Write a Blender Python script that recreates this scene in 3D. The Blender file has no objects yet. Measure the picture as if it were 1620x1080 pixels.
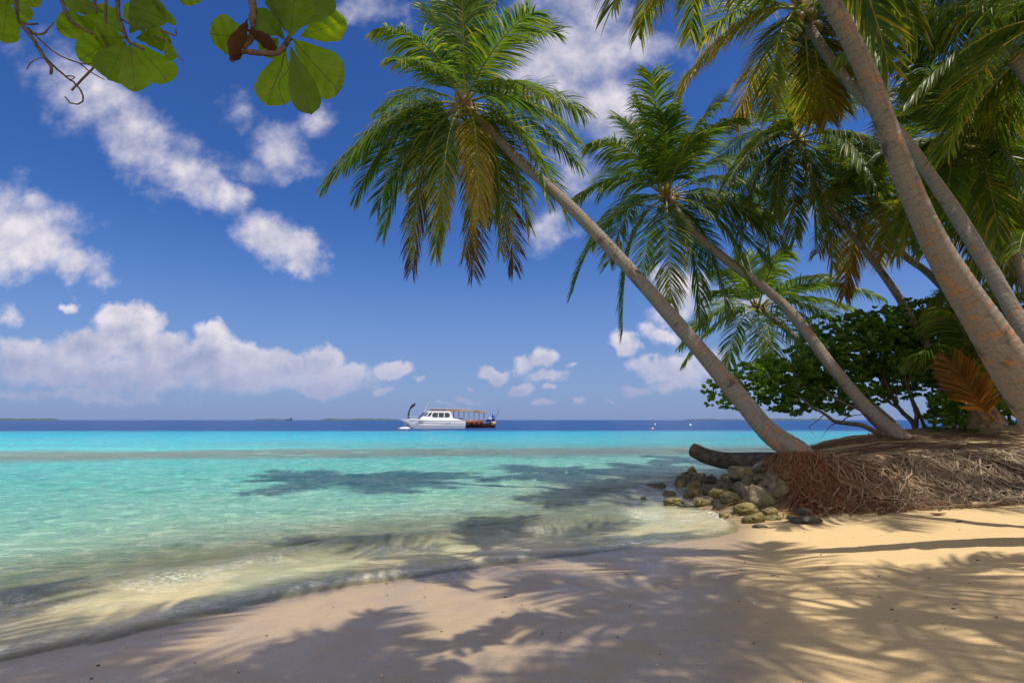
import bpy, math, random
import numpy as np
from mathutils import Vector
R = math.radians
rs = np.random.RandomState(7)
random.seed(7)
scene = bpy.context.scene
COL = scene.collection

# ------------------------------------------------------------------ camera
CAM_Z = 1.6; F = 900.0; PITCH = math.atan(124 / 900)
cam = bpy.data.cameras.new('camera'); cam_o = bpy.data.objects.new('camera', cam); COL.objects.link(cam_o)
cam.sensor_width = 36; cam.lens = F / 1620 * 36
cam.clip_start = 0.05; cam.clip_end = 40000
cam_o.location = (0, 0, CAM_Z); cam_o.rotation_euler = (math.pi / 2 + PITCH, 0, 0)
scene.camera = cam_o
CP, SP = math.cos(PITCH), math.sin(PITCH)

def ray(px, py):
    u = (px - 810) / F; v = (540 - py) / F
    return np.array([u, CP - v * SP, SP + v * CP])
def at(px, py, Y):
    d = ray(px, py); t = Y / d[1]
    return np.array([d[0] * t, Y, CAM_Z + d[2] * t])

# ------------------------------------------------------------------ light
SUN = Vector((0.34, -0.22, 1.0)).normalized()       # towards the sun
ELEV = math.asin(SUN.z); AZ = math.atan2(SUN.x, SUN.y)
sl = bpy.data.lights.new('sun', 'SUN'); sl.energy = 4.6; sl.angle = R(0.53); sl.color = (1.0, 0.93, 0.80)
so = bpy.data.objects.new('sun', sl); COL.objects.link(so)
so.rotation_euler = SUN.to_track_quat('Z', 'Y').to_euler()
scene.view_settings.view_transform = 'Standard'; scene.view_settings.look = 'None'
scene.view_settings.exposure = 0.24; scene.view_settings.gamma = 1
scene.cycles.max_bounces = 8; scene.cycles.transparent_max_bounces = 12
scene.cycles.caustics_reflective = False; scene.cycles.caustics_refractive = False

class NT:
    """small helper for node trees"""
    def __init__(s, tree): s.t = tree; s.n = tree.nodes; s.l = tree.links
    def new(s, kind, **kw):
        n = s.n.new(kind)
        for k, v in kw.items(): setattr(n, k, v)
        return n
    def put(s, n, i, v):
        if v is None: return
        if isinstance(v, bpy.types.NodeSocket): s.l.new(v, n.inputs[i])
        else: n.inputs[i].default_value = v
    def math(s, op, a, b=None, c=None, clamp=False):
        n = s.new('ShaderNodeMath', operation=op, use_clamp=clamp)
        s.put(n, 0, a); s.put(n, 1, b); s.put(n, 2, c); return n.outputs[0]
    def vec(s, op, a, b=None, out=0):
        n = s.new('ShaderNodeVectorMath', operation=op); s.put(n, 0, a); s.put(n, 1, b); return n.outputs[out]
    def noise(s, vec, scale, detail=4, rough=0.5, dist=0.0, col=False):
        n = s.new('ShaderNodeTexNoise'); s.put(n, 'Vector', vec); s.put(n, 'Scale', scale)
        s.put(n, 'Detail', detail); s.put(n, 'Roughness', rough); s.put(n, 'Distortion', dist)
        return n.outputs['Color' if col else 'Fac']
    def ramp(s, fac, stops, interp='LINEAR'):
        n = s.new('ShaderNodeValToRGB'); s.put(n, 0, fac); r = n.color_ramp; r.interpolation = interp
        while len(r.elements) < len(stops): r.elements.new(0.5)
        for e, (p, c) in zip(r.elements, stops):
            e.position = p; e.color = (c, c, c, 1) if isinstance(c, (int, float)) else (*c, 1)
        return n.outputs[0]
    def mapr(s, v, a, b, c=0.0, d=1.0, smooth=True):
        n = s.new('ShaderNodeMapRange', interpolation_type='SMOOTHSTEP' if smooth else 'LINEAR')
        s.put(n, 0, v); s.put(n, 1, a); s.put(n, 2, b); s.put(n, 3, c); s.put(n, 4, d); return n.outputs[0]
    def mix(s, f, a, b, blend='MIX'):
        n = s.new('ShaderNodeMix', data_type='RGBA', blend_type=blend)
        s.put(n, 0, f)
        for i, v in ((6, a), (7, b)):
            if isinstance(v, tuple): v = (*v, 1) if len(v) == 3 else v
            s.put(n, i, v)
        return n.outputs[2]
    def attr(s, name, out='Fac'):
        return s.new('ShaderNodeAttribute', attribute_name=name).outputs[out]
    def coord(s, out='Object'):
        return s.new('ShaderNodeTexCoord').outputs[out]
    def mapping(s, v, scale=(1, 1, 1), rot=(0, 0, 0)):
        n = s.new('ShaderNodeMapping'); s.put(n, 0, v); n.inputs[3].default_value = scale; n.inputs[2].default_value = rot
        return n.outputs[0]
    def bump(s, h, strength, dist, normal=None):
        n = s.new('ShaderNodeBump'); s.put(n, 'Height', h); s.put(n, 'Strength', strength); s.put(n, 'Distance', dist)
        if normal: s.put(n, 'Normal', normal)
        return n.outputs[0]

# ------------------------------------------------------------------ world: sky with clouds set out by direction
world = bpy.data.worlds.new('World'); scene.world = world; world.use_nodes = True
def build_world():
    N = NT(world.node_tree); N.n.clear()
    sky = N.new('ShaderNodeTexSky', sky_type='NISHITA'); sky.sun_disc = False
    sky.sun_elevation = ELEV; sky.sun_rotation = AZ; sky.altitude = 0
    sky.air_density = 1.0; sky.dust_density = 0.6; sky.ozone_density = 3.0
    d = N.coord('Generated')
    sep = N.new('ShaderNodeSeparateXYZ'); N.put(sep, 0, d)
    x, y, z = sep.outputs
    hs = N.new('ShaderNodeHueSaturation'); N.put(hs, 'Color', sky.outputs[0])
    hs.inputs['Hue'].default_value = 0.512; hs.inputs['Saturation'].default_value = 1.22; hs.inputs['Value'].default_value = 1.0
    skyc = N.mix(1.0, hs.outputs[0], (0.58, 0.84, 1.12), 'MULTIPLY')
    # thicker air close to the horizon, a lavender blue
    hz = N.mapr(z, -0.05, 0.34, 1.0, 0.0)
    skyc = N.mix(N.math('MULTIPLY', hz, 0.80), skyc, (2.35, 3.1, 6.1))
    # clouds: direction divided by its northward share gives a flat chart of the seaward sky
    yy = N.math('MAXIMUM', N.math('ABSOLUTE', y), 0.15)
    comb = N.new('ShaderNodeCombineXYZ'); N.put(comb, 0, N.math('DIVIDE', x, yy)); N.put(comb, 1, N.math('DIVIDE', z, yy))
    N.put(comb, 2, N.math('SIGN', y))
    p = comb.outputs[0]
    warp = N.noise(p, 5.5, 5, 0.6, col=True)
    warp2 = N.noise(p, 12, 5, 0.62, col=True)
    w = N.vec('ADD', N.vec('SCALE', N.vec('SUBTRACT', warp, (0.5, 0.5, 0.5))), (0, 0, 0))
    w.node.inputs[0].links[0].from_node.inputs['Scale'].default_value = 0.075
    w2 = N.vec('SCALE', N.vec('SUBTRACT', warp2, (0.5, 0.5, 0.5))); w2.node.inputs['Scale'].default_value = 0.06
    pw = N.vec('ADD', N.vec('ADD', p, w), w2)
    def P(px, py):
        r = ray(px, py); return r[0] / r[1], r[2] / r[1]
    # px, py, rx, ry (in photo pixels), strength, rotation deg
    B = [(140,150,125,78,1.0,-35),(225,225,125,66,1.05,-35),(300,270,95,48,1.05,-35),(360,305,48,32,.9,-20),(120,105,80,65,.7,-20),(60,60,80,50,.25,0),
         (378,178,55,45,.75,40),(400,262,75,34,.8,0),(432,238,66,56,1.0,-30),(478,270,46,30,.7,-20),(500,185,44,40,.8,0),
         (45,365,110,82,1.1,-15),(120,420,75,42,.85,-15),(5,325,60,45,.8,0),(10,492,30,24,.45,0),
         (440,385,72,50,1.2,-10),(475,418,55,30,.95,-15),(400,370,42,34,.6,0),
         (575,15,85,34,.8,-15),(640,45,50,30,.4,0),
         (900,90,140,110,1.3,-10),(965,170,110,100,1.2,0),(905,260,60,80,.8,10),(1010,60,95,75,.95,0),(860,35,90,55,.7,0),(875,365,62,36,.6,0),(1075,70,60,50,.5,0),(930,20,90,60,.9,0),
         (1075,470,75,62,.8,0),(1165,480,80,50,.8,0),(985,545,33,20,.85,-15),(1052,527,48,22,.7,0),(1030,575,48,17,.65,0),(1072,585,48,22,.75,0),(1005,615,42,15,.65,0),(1085,610,60,15,.45,0),(1120,560,60,40,.5,0),
         (205,512,58,40,1.4,0),(140,550,70,34,1.1,0),(300,570,120,34,1.2,0),(90,590,140,32,.8,0),(105,482,18,12,.6,0),(250,560,90,36,1.1,-10),(335,530,34,17,.75,0),(380,560,48,36,1.0,0),(440,575,70,40,1.15,0),(500,562,42,36,1.05,0),(550,585,36,22,.7,0),(60,570,110,44,.85,0),(180,598,230,36,.75,0),(420,600,190,26,.65,0),(120,630,200,16,.6,0),(20,545,40,18,.7,0),
         (620,583,36,14,.85,0),(600,617,19,8,.75,0),(660,602,12,6,.75,0),(780,583,30,12,.8,0),(832,570,24,16,.85,0),(860,560,24,20,.85,0),(870,590,38,13,.6,0),(822,607,24,13,.8,0),(872,610,14,6,.7,0),(900,575,12,7,.5,0),(750,628,40,13,.6,0),(750,612,13,9,.6,0),(860,638,22,6,.6,0),(918,636,20,9,.6,0),(490,620,40,12,.55,0),(975,640,22,6,.45,0),(700,640,30,8,.45,0),
         (1600,340,50,40,.6,0),(1240,60,60,40,.35,0),(1500,350,60,30,.3,0),(1400,250,70,40,.5,0),(1300,330,60,30,.45,0)]
    field = None; shade = None
    for (px, py, rx, ry, st, rot) in B:
        cx, cy = P(px, py)
        ax = rx / F / CP * 1.02; ay = ry / F / CP * 1.05
        mp = N.new('ShaderNodeMapping', vector_type='TEXTURE')
        N.put(mp, 0, pw); mp.inputs[1].default_value = (cx, cy, 1); mp.inputs[2].default_value = (0, 0, R(rot)); mp.inputs[3].default_value = (ax, ay, 1)
        L = N.vec('LENGTH', mp.outputs[0], out='Value')
        v = N.math('MULTIPLY', N.math('SUBTRACT', 1.12, L), st)
        field = v if field is None else N.math('SMOOTH_MAX', field, v, 0.12)
    field = N.math('MAXIMUM', field, -0.6)
    det = N.noise(p, 9.0, 8, 0.56)
    det2 = N.noise(p, 34, 6, 0.6)
    # away from the charted seaward sky: a scatter of fair-weather clouds
    other = N.math('MULTIPLY', N.mapr(N.noise(N.vec('ADD', p, (7.3, 2.1, 0)), 1.6, 4, 0.5), 0.52, 0.72), N.mapr(N.math('ABSOLUTE', comb.inputs[0].links[0].from_socket), 0.95, 1.3))
    seaward = N.mapr(y, -0.1, 0.1)
    other = N.math('MAXIMUM', other, N.math('MULTIPLY', N.math('SUBTRACT', 1.0, seaward), N.mapr(N.noise(p, 1.3, 4, 0.5), 0.5, 0.7)))
    away = N.math('MAXIMUM', N.mapr(y, 0.15, -0.1), N.mapr(z, 0.72, 0.85))
    other = N.math('MAXIMUM', other, N.math('MULTIPLY', away, N.mapr(N.noise(d, 2.2, 4, 0.5), 0.36, 0.56)))  # extra unseen cloud cover, added behind and overhead as fill light
    field = N.math('MAXIMUM', field, N.math('SUBTRACT', N.math('MULTIPLY', other, 1.4), 0.5))
    dens = N.math('ADD', field, N.math('ADD', N.math('MULTIPLY', N.math('SUBTRACT', det, 0.5), N.mapr(z, 0.0, 0.3, 0.9, 1.9)), N.math('MULTIPLY', N.math('SUBTRACT', det2, 0.5), 0.38)))
    # crisper edges low in the sky, softer ones overhead
    soft = N.mapr(z, 0.05, 0.45, 0.38, 1.2)
    a = N.mapr(dens, 0.12, N.math('ADD', 0.12, soft))
    # relief: the same detail a little higher (towards the sun) tells lit tops from grey undersides
    up = N.noise(N.vec('ADD', p, (0.012, 0.026, 0)), 9.0, 8, 0.56)
    rel = N.math('SUBTRACT', det, up)
    lit = N.math('ADD', N.math('MULTIPLY', rel, 3.2), N.mapr(dens, 0.2, 1.5, 0.86, 0.42), clamp=True)
    lowbank = N.mapr(z, 0.02, 0.13, 0.60, 1.0)
    cc = N.mix(lit, (3.3, 3.7, 5.4), (8.6, 8.0, 8.5))
    cc = N.mix(N.mapr(z, 0.02, 0.17, 0.80, 0.0), cc, (2.7, 3.4, 5.9))
    cc = N.mix(away, cc, N.mix(1.0, cc, (2.3, 2.15, 1.75), 'MULTIPLY'))   # unseen clouds behind and overhead, brightened and warmed to lift the shade
    fin = N.mix(N.math('MULTIPLY', a, N.mapr(z, 0.0, 0.03, 0.0, 0.93)), skyc, cc)
    bg = N.new('ShaderNodeBackground'); N.put(bg, 0, fin); bg.inputs[1].default_value = 0.085
    out = N.new('ShaderNodeOutputWorld'); N.l.new(bg.outputs[0], out.inputs[0])
    world.cycles.sampling_method = 'MANUAL'; world.cycles.sample_map_resolution = 512
build_world()

# ------------------------------------------------------------------ mesh helpers
class G:
    """collects vertices and faces; builds ONE mesh object"""
    def __init__(s): s.v = []; s.f = []; s.a = []; s.m = []; s.uv = []; s.n = 0
    def add(s, v, f, a=0.0, mi=0, uv=None):
        v = np.asarray(v, float).reshape(-1, 3); f = np.asarray(f, int)
        s.v.append(v); s.f.append(f + s.n)
        s.a.append(np.broadcast_to(np.asarray(a, float), (len(v),)).copy())
        s.uv.append(np.zeros((len(v), 2)) if uv is None else np.asarray(uv, float))
        s.m.append(np.full(len(f), mi)); s.n += len(v)
    def build(s, name, mats, parent=None, origin=None, smooth=True):
        if origin is None: origin = np.zeros(3)
        V = np.concatenate(s.v) - origin
        me = bpy.data.meshes.new(name)
        loops = np.concatenate([f.reshape(-1) for f in s.f]); tot = np.concatenate([np.full(len(f), f.shape[1]) for f in s.f])
        me.vertices.add(len(V)); me.vertices.foreach_set('co', V.reshape(-1))
        me.loops.add(len(loops)); me.loops.foreach_set('vertex_index', loops.astype(np.int32))
        me.polygons.add(len(tot)); st = np.concatenate([[0], np.cumsum(tot)[:-1]])
        me.polygons.foreach_set('loop_start', st.astype(np.int32)); me.polygons.foreach_set('loop_total', tot.astype(np.int32))
        me.polygons.foreach_set('material_index', np.concatenate(s.m).astype(np.int32))
        me.polygons.foreach_set('use_smooth', np.full(len(tot), smooth))
        at_ = me.attributes.new('age', 'FLOAT', 'POINT'); at_.data.foreach_set('value', np.concatenate(s.a).astype(np.float32))
        uvl = me.uv_layers.new(name='UVMap'); UV = np.concatenate(s.uv)[loops]; uvl.data.foreach_set('uv', UV.reshape(-1).astype(np.float32))
        for m in (mats if isinstance(mats, (list, tuple)) else [mats]): me.materials.append(m)
        me.update(calc_edges=True); me.validate()
        o = bpy.data.objects.new(name, me); COL.objects.link(o)
        if parent is not None: o.parent = parent
        return o

def box(g, c, h, rot=0.0, mi=0, a=0.0, taper=1.0):
    c = np.array(c, float); h = np.array(h, float)
    v = []
    for z in (-1, 1):
        k = taper if z > 0 else 1.0
        for x, y in ((-1, -1), (1, -1), (1, 1), (-1, 1)): v.append((x * h[0] * k, y * h[1] * k, z * h[2]))
    v = np.array(v); cr, sr = math.cos(rot), math.sin(rot)
    v = np.stack([v[:, 0] * cr - v[:, 1] * sr, v[:, 0] * sr + v[:, 1] * cr, v[:, 2]], 1) + c
    g.add(v, [(0, 3, 2, 1), (4, 5, 6, 7), (0, 1, 5, 4), (1, 2, 6, 5), (2, 3, 7, 6), (3, 0, 4, 7)], a, mi)

def norm(v): return v / np.maximum(np.linalg.norm(v, axis=-1, keepdims=True), 1e-9)
def spline(pts, n):
    P = np.array(pts, float); P = np.vstack([2 * P[0] - P[1], P, 2 * P[-1] - P[-2]])
    k = len(P) - 3; t = np.linspace(0, k - 1e-6, n); i = t.astype(int); u = (t - i)[:, None]
    a, b, c, d = P[i], P[i + 1], P[i + 2], P[i + 3]
    return 0.5 * (2 * b + (c - a) * u + (2 * a - 5 * b + 4 * c - d) * u ** 2 + (3 * b - a - 3 * c + d) * u ** 3)
def tube(g, path, rad, sides=8, a=0.0, mi=0, cap=True, wob=None):
    path = np.asarray(path, float); n = len(path); rad = np.broadcast_to(rad, (n,))
    T = norm(np.gradient(path, axis=0))
    ref = np.array([0, 0, 1.0]) if abs(T[0, 2]) < 0.8 else np.array([1.0, 0.2, 0])
    X = np.zeros((n, 3)); x = norm(np.cross(ref, T[0]))
    for i in range(n):
        x = norm(x - T[i] * (x @ T[i])); X[i] = x
    Y = np.cross(T, X); ang = np.arange(sides) / sides * 2 * math.pi
    rr = rad[:, None] * np.ones(sides)
    if wob is not None: rr = rr * wob
    v = path[:, None] + (X[:, None] * np.cos(ang)[None, :, None] + Y[:, None] * np.sin(ang)[None, :, None]) * rr[:, :, None]
    i, j = np.meshgrid(np.arange(n - 1), np.arange(sides), indexing='ij'); j2 = (j + 1) % sides
    f = np.stack([i * sides + j, i * sides + j2, (i + 1) * sides + j2, (i + 1) * sides + j], -1).reshape(-1, 4)
    L = np.concatenate([[0], np.cumsum(np.linalg.norm(np.diff(path, axis=0), axis=1))])
    uv = np.stack([np.broadcast_to(ang / 2 / math.pi, (n, sides)), np.broadcast_to(L[:, None], (n, sides))], -1).reshape(-1, 2)
    aa = np.repeat(np.broadcast_to(a, (n,)), sides)
    g.add(v.reshape(-1, 3), f, aa, mi, uv)
    if cap:
        for k in (0, n - 1):
            vv = np.vstack([v[k], path[k]]); s = np.arange(sides)
            tri = np.stack([s, (s + 1) % sides, np.full(sides, sides)], 1)
            if k == 0: tri = tri[:, ::-1]
            g.add(vv, tri, np.broadcast_to(a, (n,))[k], mi)

_lat = np.random.RandomState(3).rand(257, 257)
def vnoise(x, y):
    x = np.asarray(x, float); y = np.asarray(y, float)
    xi = np.floor(x).astype(int); yi = np.floor(y).astype(int); u = x - xi; v = y - yi
    u = u * u * (3 - 2 * u); v = v * v * (3 - 2 * v); a = xi % 256; b = yi % 256
    return (_lat[a, b] * (1 - u) + _lat[a + 1, b] * u) * (1 - v) + (_lat[a, b + 1] * (1 - u) + _lat[a + 1, b + 1] * u) * v
def fbm(x, y, o=4):
    s = 0; am = 0.5
    for k in range(o): s = s + am * vnoise(x * 2 ** k + 17.3 * k, y * 2 ** k + 9.1 * k); am *= 0.5
    return s / (1 - 0.5 ** o)
def sstep(a, b, x):
    t = np.clip((np.asarray(x, float) - a) / (b - a), 0, 1); return t * t * (3 - 2 * t)

def thing(name, label, cat, loc=(0, 0, 0), group=None, kind=None):
    o = bpy.data.objects.new(name, None); COL.objects.link(o); o.location = tuple(float(c) for c in loc); o.empty_display_size = 0.1
    return tag(o, label, cat, group, kind)
def tag(o, label=None, cat=None, group=None, kind=None):
    if label: o['label'] = label
    if cat: o['category'] = cat
    if group: o['group'] = group
    if kind: o['kind'] = kind
    return o

# ------------------------------------------------------------------ materials
def material(name):
    m = bpy.data.materials.new(name); m.use_nodes = True; N = NT(m.node_tree); N.n.clear()
    out = N.new('ShaderNodeOutputMaterial'); return m, N, out
def principled(N, out, col, rough=0.6, spec=0.5, normal=None, metal=0.0):
    b = N.new('ShaderNodeBsdfPrincipled')
    if isinstance(col, tuple): col = (*col, 1)
    N.put(b, 'Base Color', col); N.put(b, 'Roughness', rough); N.put(b, 'Specular IOR Level', spec); N.put(b, 'Metallic', metal)
    if normal is not None: N.put(b, 'Normal', normal)
    if out: N.l.new(b.outputs[0], out.inputs[0])
    return b.outputs[0]
def paint(name, col, rough=0.4, var=0.12, metal=0.0):
    m, N, out = material(name); c = N.noise(N.coord(), 6, 5, 0.6)
    cc = N.mix(N.mapr(c, 0.3, 0.7), tuple(v * (1 - var) for v in col), tuple(min(1, v * (1 + var)) for v in col))
    principled(N, out, cc, rough, 0.5, N.bump(c, 0.15, 0.01), metal); return m

def leaf_material(name, ramp, trans, rough=0.38, tw=0.45, spec=0.5, scale=1.3):
    m, N, out = material(name)
    age = N.math('ADD', N.attr('age'), N.math('MULTIPLY', N.math('SUBTRACT', N.noise(N.coord(), scale, 3), 0.5), 0.35), clamp=True)
    c = N.ramp(age, ramp)
    t = N.mix(1.0, c, trans, 'MULTIPLY')
    b = principled(N, None, c, rough, spec)
    tr = N.new('ShaderNodeBsdfTranslucent'); N.put(tr, 0, t)
    mx = N.new('ShaderNodeMixShader'); mx.inputs[0].default_value = tw
    N.l.new(b, mx.inputs[1]); N.l.new(tr.outputs[0], mx.inputs[2]); N.l.new(mx.outputs[0], out.inputs[0])
    return m
M_FROND = leaf_material('palm_leaf', rough=.46, spec=.4, trans=(2.6, 2.5, 1.2), ramp= [(0.0, (.040, .085, .012)), (0.25, (.085, .13, .012)), (0.5, (.24, .20, .018)), (0.72, (.26, .15, .03)), (1.0, (.075, .040, .024))])
M_DRYFROND = leaf_material('dry_palm_leaf', [(0, (.26, .13, .014)), (1, (.14, .06, .01))], (1.6, 1.2, 0.7), 0.6, 0.5)
M_BUSH = leaf_material('shrub_leaf', [(0, (.045, .10, .012)), (0.5, (.11, .20, .02)), (1, (.24, .34, .03))], (1.9, 1.9, 1.0), 0.32, 0.42)
M_RACHIS = paint('frond_stem', (.23, .22, .05), 0.5, 0.3)

def trunk_material():
    m, N, out = material('palm_bark')
    uv = N.coord('UV'); ob = N.coord()
    sep = N.new('ShaderNodeSeparateXYZ'); N.put(sep, 0, uv)
    wob = N.math('ADD', N.math('MULTIPLY', N.noise(ob, 4, 5, .7), 0.16), N.math('MULTIPLY', N.noise(ob, 1.3, 2), 0.35))
    v = N.math('ADD', sep.outputs[1], wob)
    ring = N.math('PINGPONG', N.math('MULTIPLY', v, 11.0), 0.5)
    ringm = N.math('MULTIPLY', N.mapr(ring, 0.0, 0.14, 1, 0), N.mapr(N.noise(ob, 7, 3, .6), .38, .6))
    fine = N.noise(N.mapping(ob, (1, 1, 1)), 38, 5, 0.7)
    blot = N.noise(ob, 2.3, 5, 0.65)
    col = N.mix(fine, (.095, .083, .074), (.33, .29, .25))
    col = N.mix(N.math('MULTIPLY', ringm, 0.5), col, (.07, .055, .045))
    col = N.mix(N.mapr(blot, 0.56, 0.68, 0, 0.75), col, (.05, .043, .036))
    lich = N.math('MULTIPLY', N.mapr(N.noise(ob, 5.5, 6, 0.7), 0.54, 0.60), N.math('MULTIPLY', N.attr('age'), N.mapr(fine, 0.3, 0.5)))
    col = N.mix(lich, col, (.42, .17, .035))
    crk = N.noise(N.mapping(uv, (60, 2.2, 1)), 1.0, 4, .7)
    col = N.mix(N.mapr(crk, .58, .68, 0, .55), col, (.045, .036, .03))
    h = N.math('ADD', N.math('MULTIPLY', N.mapr(ring, 0, 0.5), 0.45), N.math('ADD', N.math('MULTIPLY', fine, 0.8), N.math('MULTIPLY', crk, -.7)))
    principled(N, out, col, 0.85, 0.2, N.bump(h, 0.8, 0.025)); return m
M_TRUNK = trunk_material()
def simple(name, c0, c1, scale, rough=0.8, bump=0.5, dist=0.02, spec=0.3, detail=6):
    m, N, out = material(name); n = N.noise(N.coord(), scale, detail, 0.65)
    n2 = N.noise(N.coord(), scale * 5, 4, 0.6)
    col = N.mix(N.mapr(N.math('ADD', N.math('MULTIPLY', n, .7), N.math('MULTIPLY', n2, .3)), 0.35, 0.65), c0, c1)
    principled(N, out, col, rough, spec, N.bump(N.math('ADD', n, N.math('MULTIPLY', n2, 0.4)), bump, dist)); return m
M_FIBRE = simple('palm_fibre', (.05, .032, .018), (.24, .16, .08), 9)
M_NUT = simple('coconut_husk', (.10, .085, .02), (.22, .16, .05), 7, 0.5, 0.2)
M_WOOD = simple('twig_bark', (.045, .033, .024), (.16, .12, .085), 30, 0.85, 0.8, 0.004)
M_BRANCH = simple('shrub_bark', (.05, .035, .025), (.15, .105, .07), 8, 0.85)

# ------------------------------------------------------------------ ground shape
_sh = [(-3000, -2400), (-400, -300), (-60, -40), (-14, -6), (-6.5, 1.2), (-3.75, 3.95), (-2.9, 4.85), (-1.95, 5.75), (-1.1, 6.25), (.1, 6.95), (1.6, 7.7), (3.0, 8.6), (3.35, 10.0),
       (3.5, 11.4), (4.4, 13.0), (5.8, 14.2), (9, 15.6), (13.5, 18), (24, 24), (60, 40), (400, 160), (3000, 900)]
SH = np.vstack([_sh[:3], spline(_sh[3:19], 90), _sh[19:]]).astype(float); SH = SH[np.argsort(SH[:, 0])]
def shore_d(x, y):
    """signed distance inland of the water line"""
    x = np.asarray(x, float); y = np.asarray(y, float); best = np.full(x.shape, 1e18); sg = np.where(y < np.interp(x, SH[:, 0], SH[:, 1]), 1.0, -1.0)
    for (ax, ay), (bx, by) in zip(SH[:-1], SH[1:]):
        dx, dy = bx - ax, by - ay; L = dx * dx + dy * dy
        t = np.clip(((x - ax) * dx + (y - ay) * dy) / L, 0, 1)
        qx = x - (ax + t * dx); qy = y - (ay + t * dy); d = qx * qx + qy * qy
        best = np.minimum(best, d)
    return np.sqrt(best) * sg
def reef_y(x): return 29.5 + 0.15 * x + 1.2 * (vnoise(x * .15 + 5, x * 0 + 3) - .5)
def bank(x, y):
    foot = 9.35 + 0.25 * (vnoise(x * .8, x * 0 + 40) - .5)
    H = 0.62 + 0.06 * sstep(5.2, 11, x)
    b = sstep(foot, foot + 1.05, y) * H * (1 - 0.0) * sstep(4.35, 5.2, x + .12 * (y - 10))
    b = b + .17 * np.exp(-(((x - 5.42) / .55) ** 2 + ((y - 10.75) / .5) ** 2))
    b = b + np.clip(y - 10.3, 0, 4.2) * .15 * sstep(4.4, 8, x)
    return b
def ground(x, y):
    s = shore_d(x, y)
    land = np.interp(s, [0, 3, 8, 20, 100], [0, .21, .46, .8, 1.2])
    b = bank(x, y) * sstep(0.1, 1.5, s)
    land = land + b
    pile = 0.18 * np.exp(-(((x - 4.3) / .9) ** 2 + ((y - 11.2) / 1.3) ** 2))
    seas = np.interp(-s, [0, 1.5, 4, 8, 15, 22, 40, 1e5], [0, .11, .36, .72, 1.15, 1.35, 1.7, 1.7])
    dy = y - reef_y(x)
    reef = np.exp(-(np.abs(dy) / 1.5) ** 2)
    far = np.interp(y - (84 + .02 * x), [-60, -30, 0, 12, 40, 200], [0, 1.0, 1.6, 6, 18, 30]) * (y > 34)
    depth = np.maximum(seas - 0.8 * reef * (seas > .8), 0) + far
    z = np.where(s > 0, land, -depth)
    near = sstep(60, 20, np.hypot(x, y))
    z = z + near * ((fbm(x * .9, y * .9, 3) - .5) * .05 * sstep(.0, 2.0, np.abs(s)) + ((fbm(x * 5, y * 5, 3) - .5) * .018 + (fbm(x * 11 + 3, y * 13, 2) - .5) * .007) * sstep(.4, 2.0, s) + pile * (s > -1.2))
    return z
def ground_hit(px, py, off=0.0):
    d = ray(px, py); t = np.linspace(1.5, 40, 4000); X = d[0] * t; Y = d[1] * t; Z = CAM_Z + d[2] * t
    g = np.maximum(ground(X, Y), 0.0) + off; k = np.argmax(Z < g); k = k if Z[k] < g[k] else len(t) - 1
    return np.array([X[k], Y[k], float(g[k])])

def axis(lo, hi, step, far_lo, far_hi, k=1.16):
    a = list(np.arange(lo, hi + 1e-6, step)); s = step; v = a[-1]
    while v < far_hi: s *= k; v += s; a.append(v)
    s = step; v = a[0]; b = []
    while v > far_lo: s *= k; v -= s; b.append(v)
    return np.array(b[::-1] + a)
def sheet(xs, ys, zf, keep=None):
    X, Y = np.meshgrid(xs, ys, indexing='ij'); Z = zf(X, Y); nx, ny = X.shape
    i, j = np.meshgrid(np.arange(nx - 1), np.arange(ny - 1), indexing='ij')
    f = np.stack([i * ny + j, (i + 1) * ny + j, (i + 1) * ny + j + 1, i * ny + j + 1], -1).reshape(-1, 4)
    return X.ravel(), Y.ravel(), Z.ravel(), f

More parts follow.
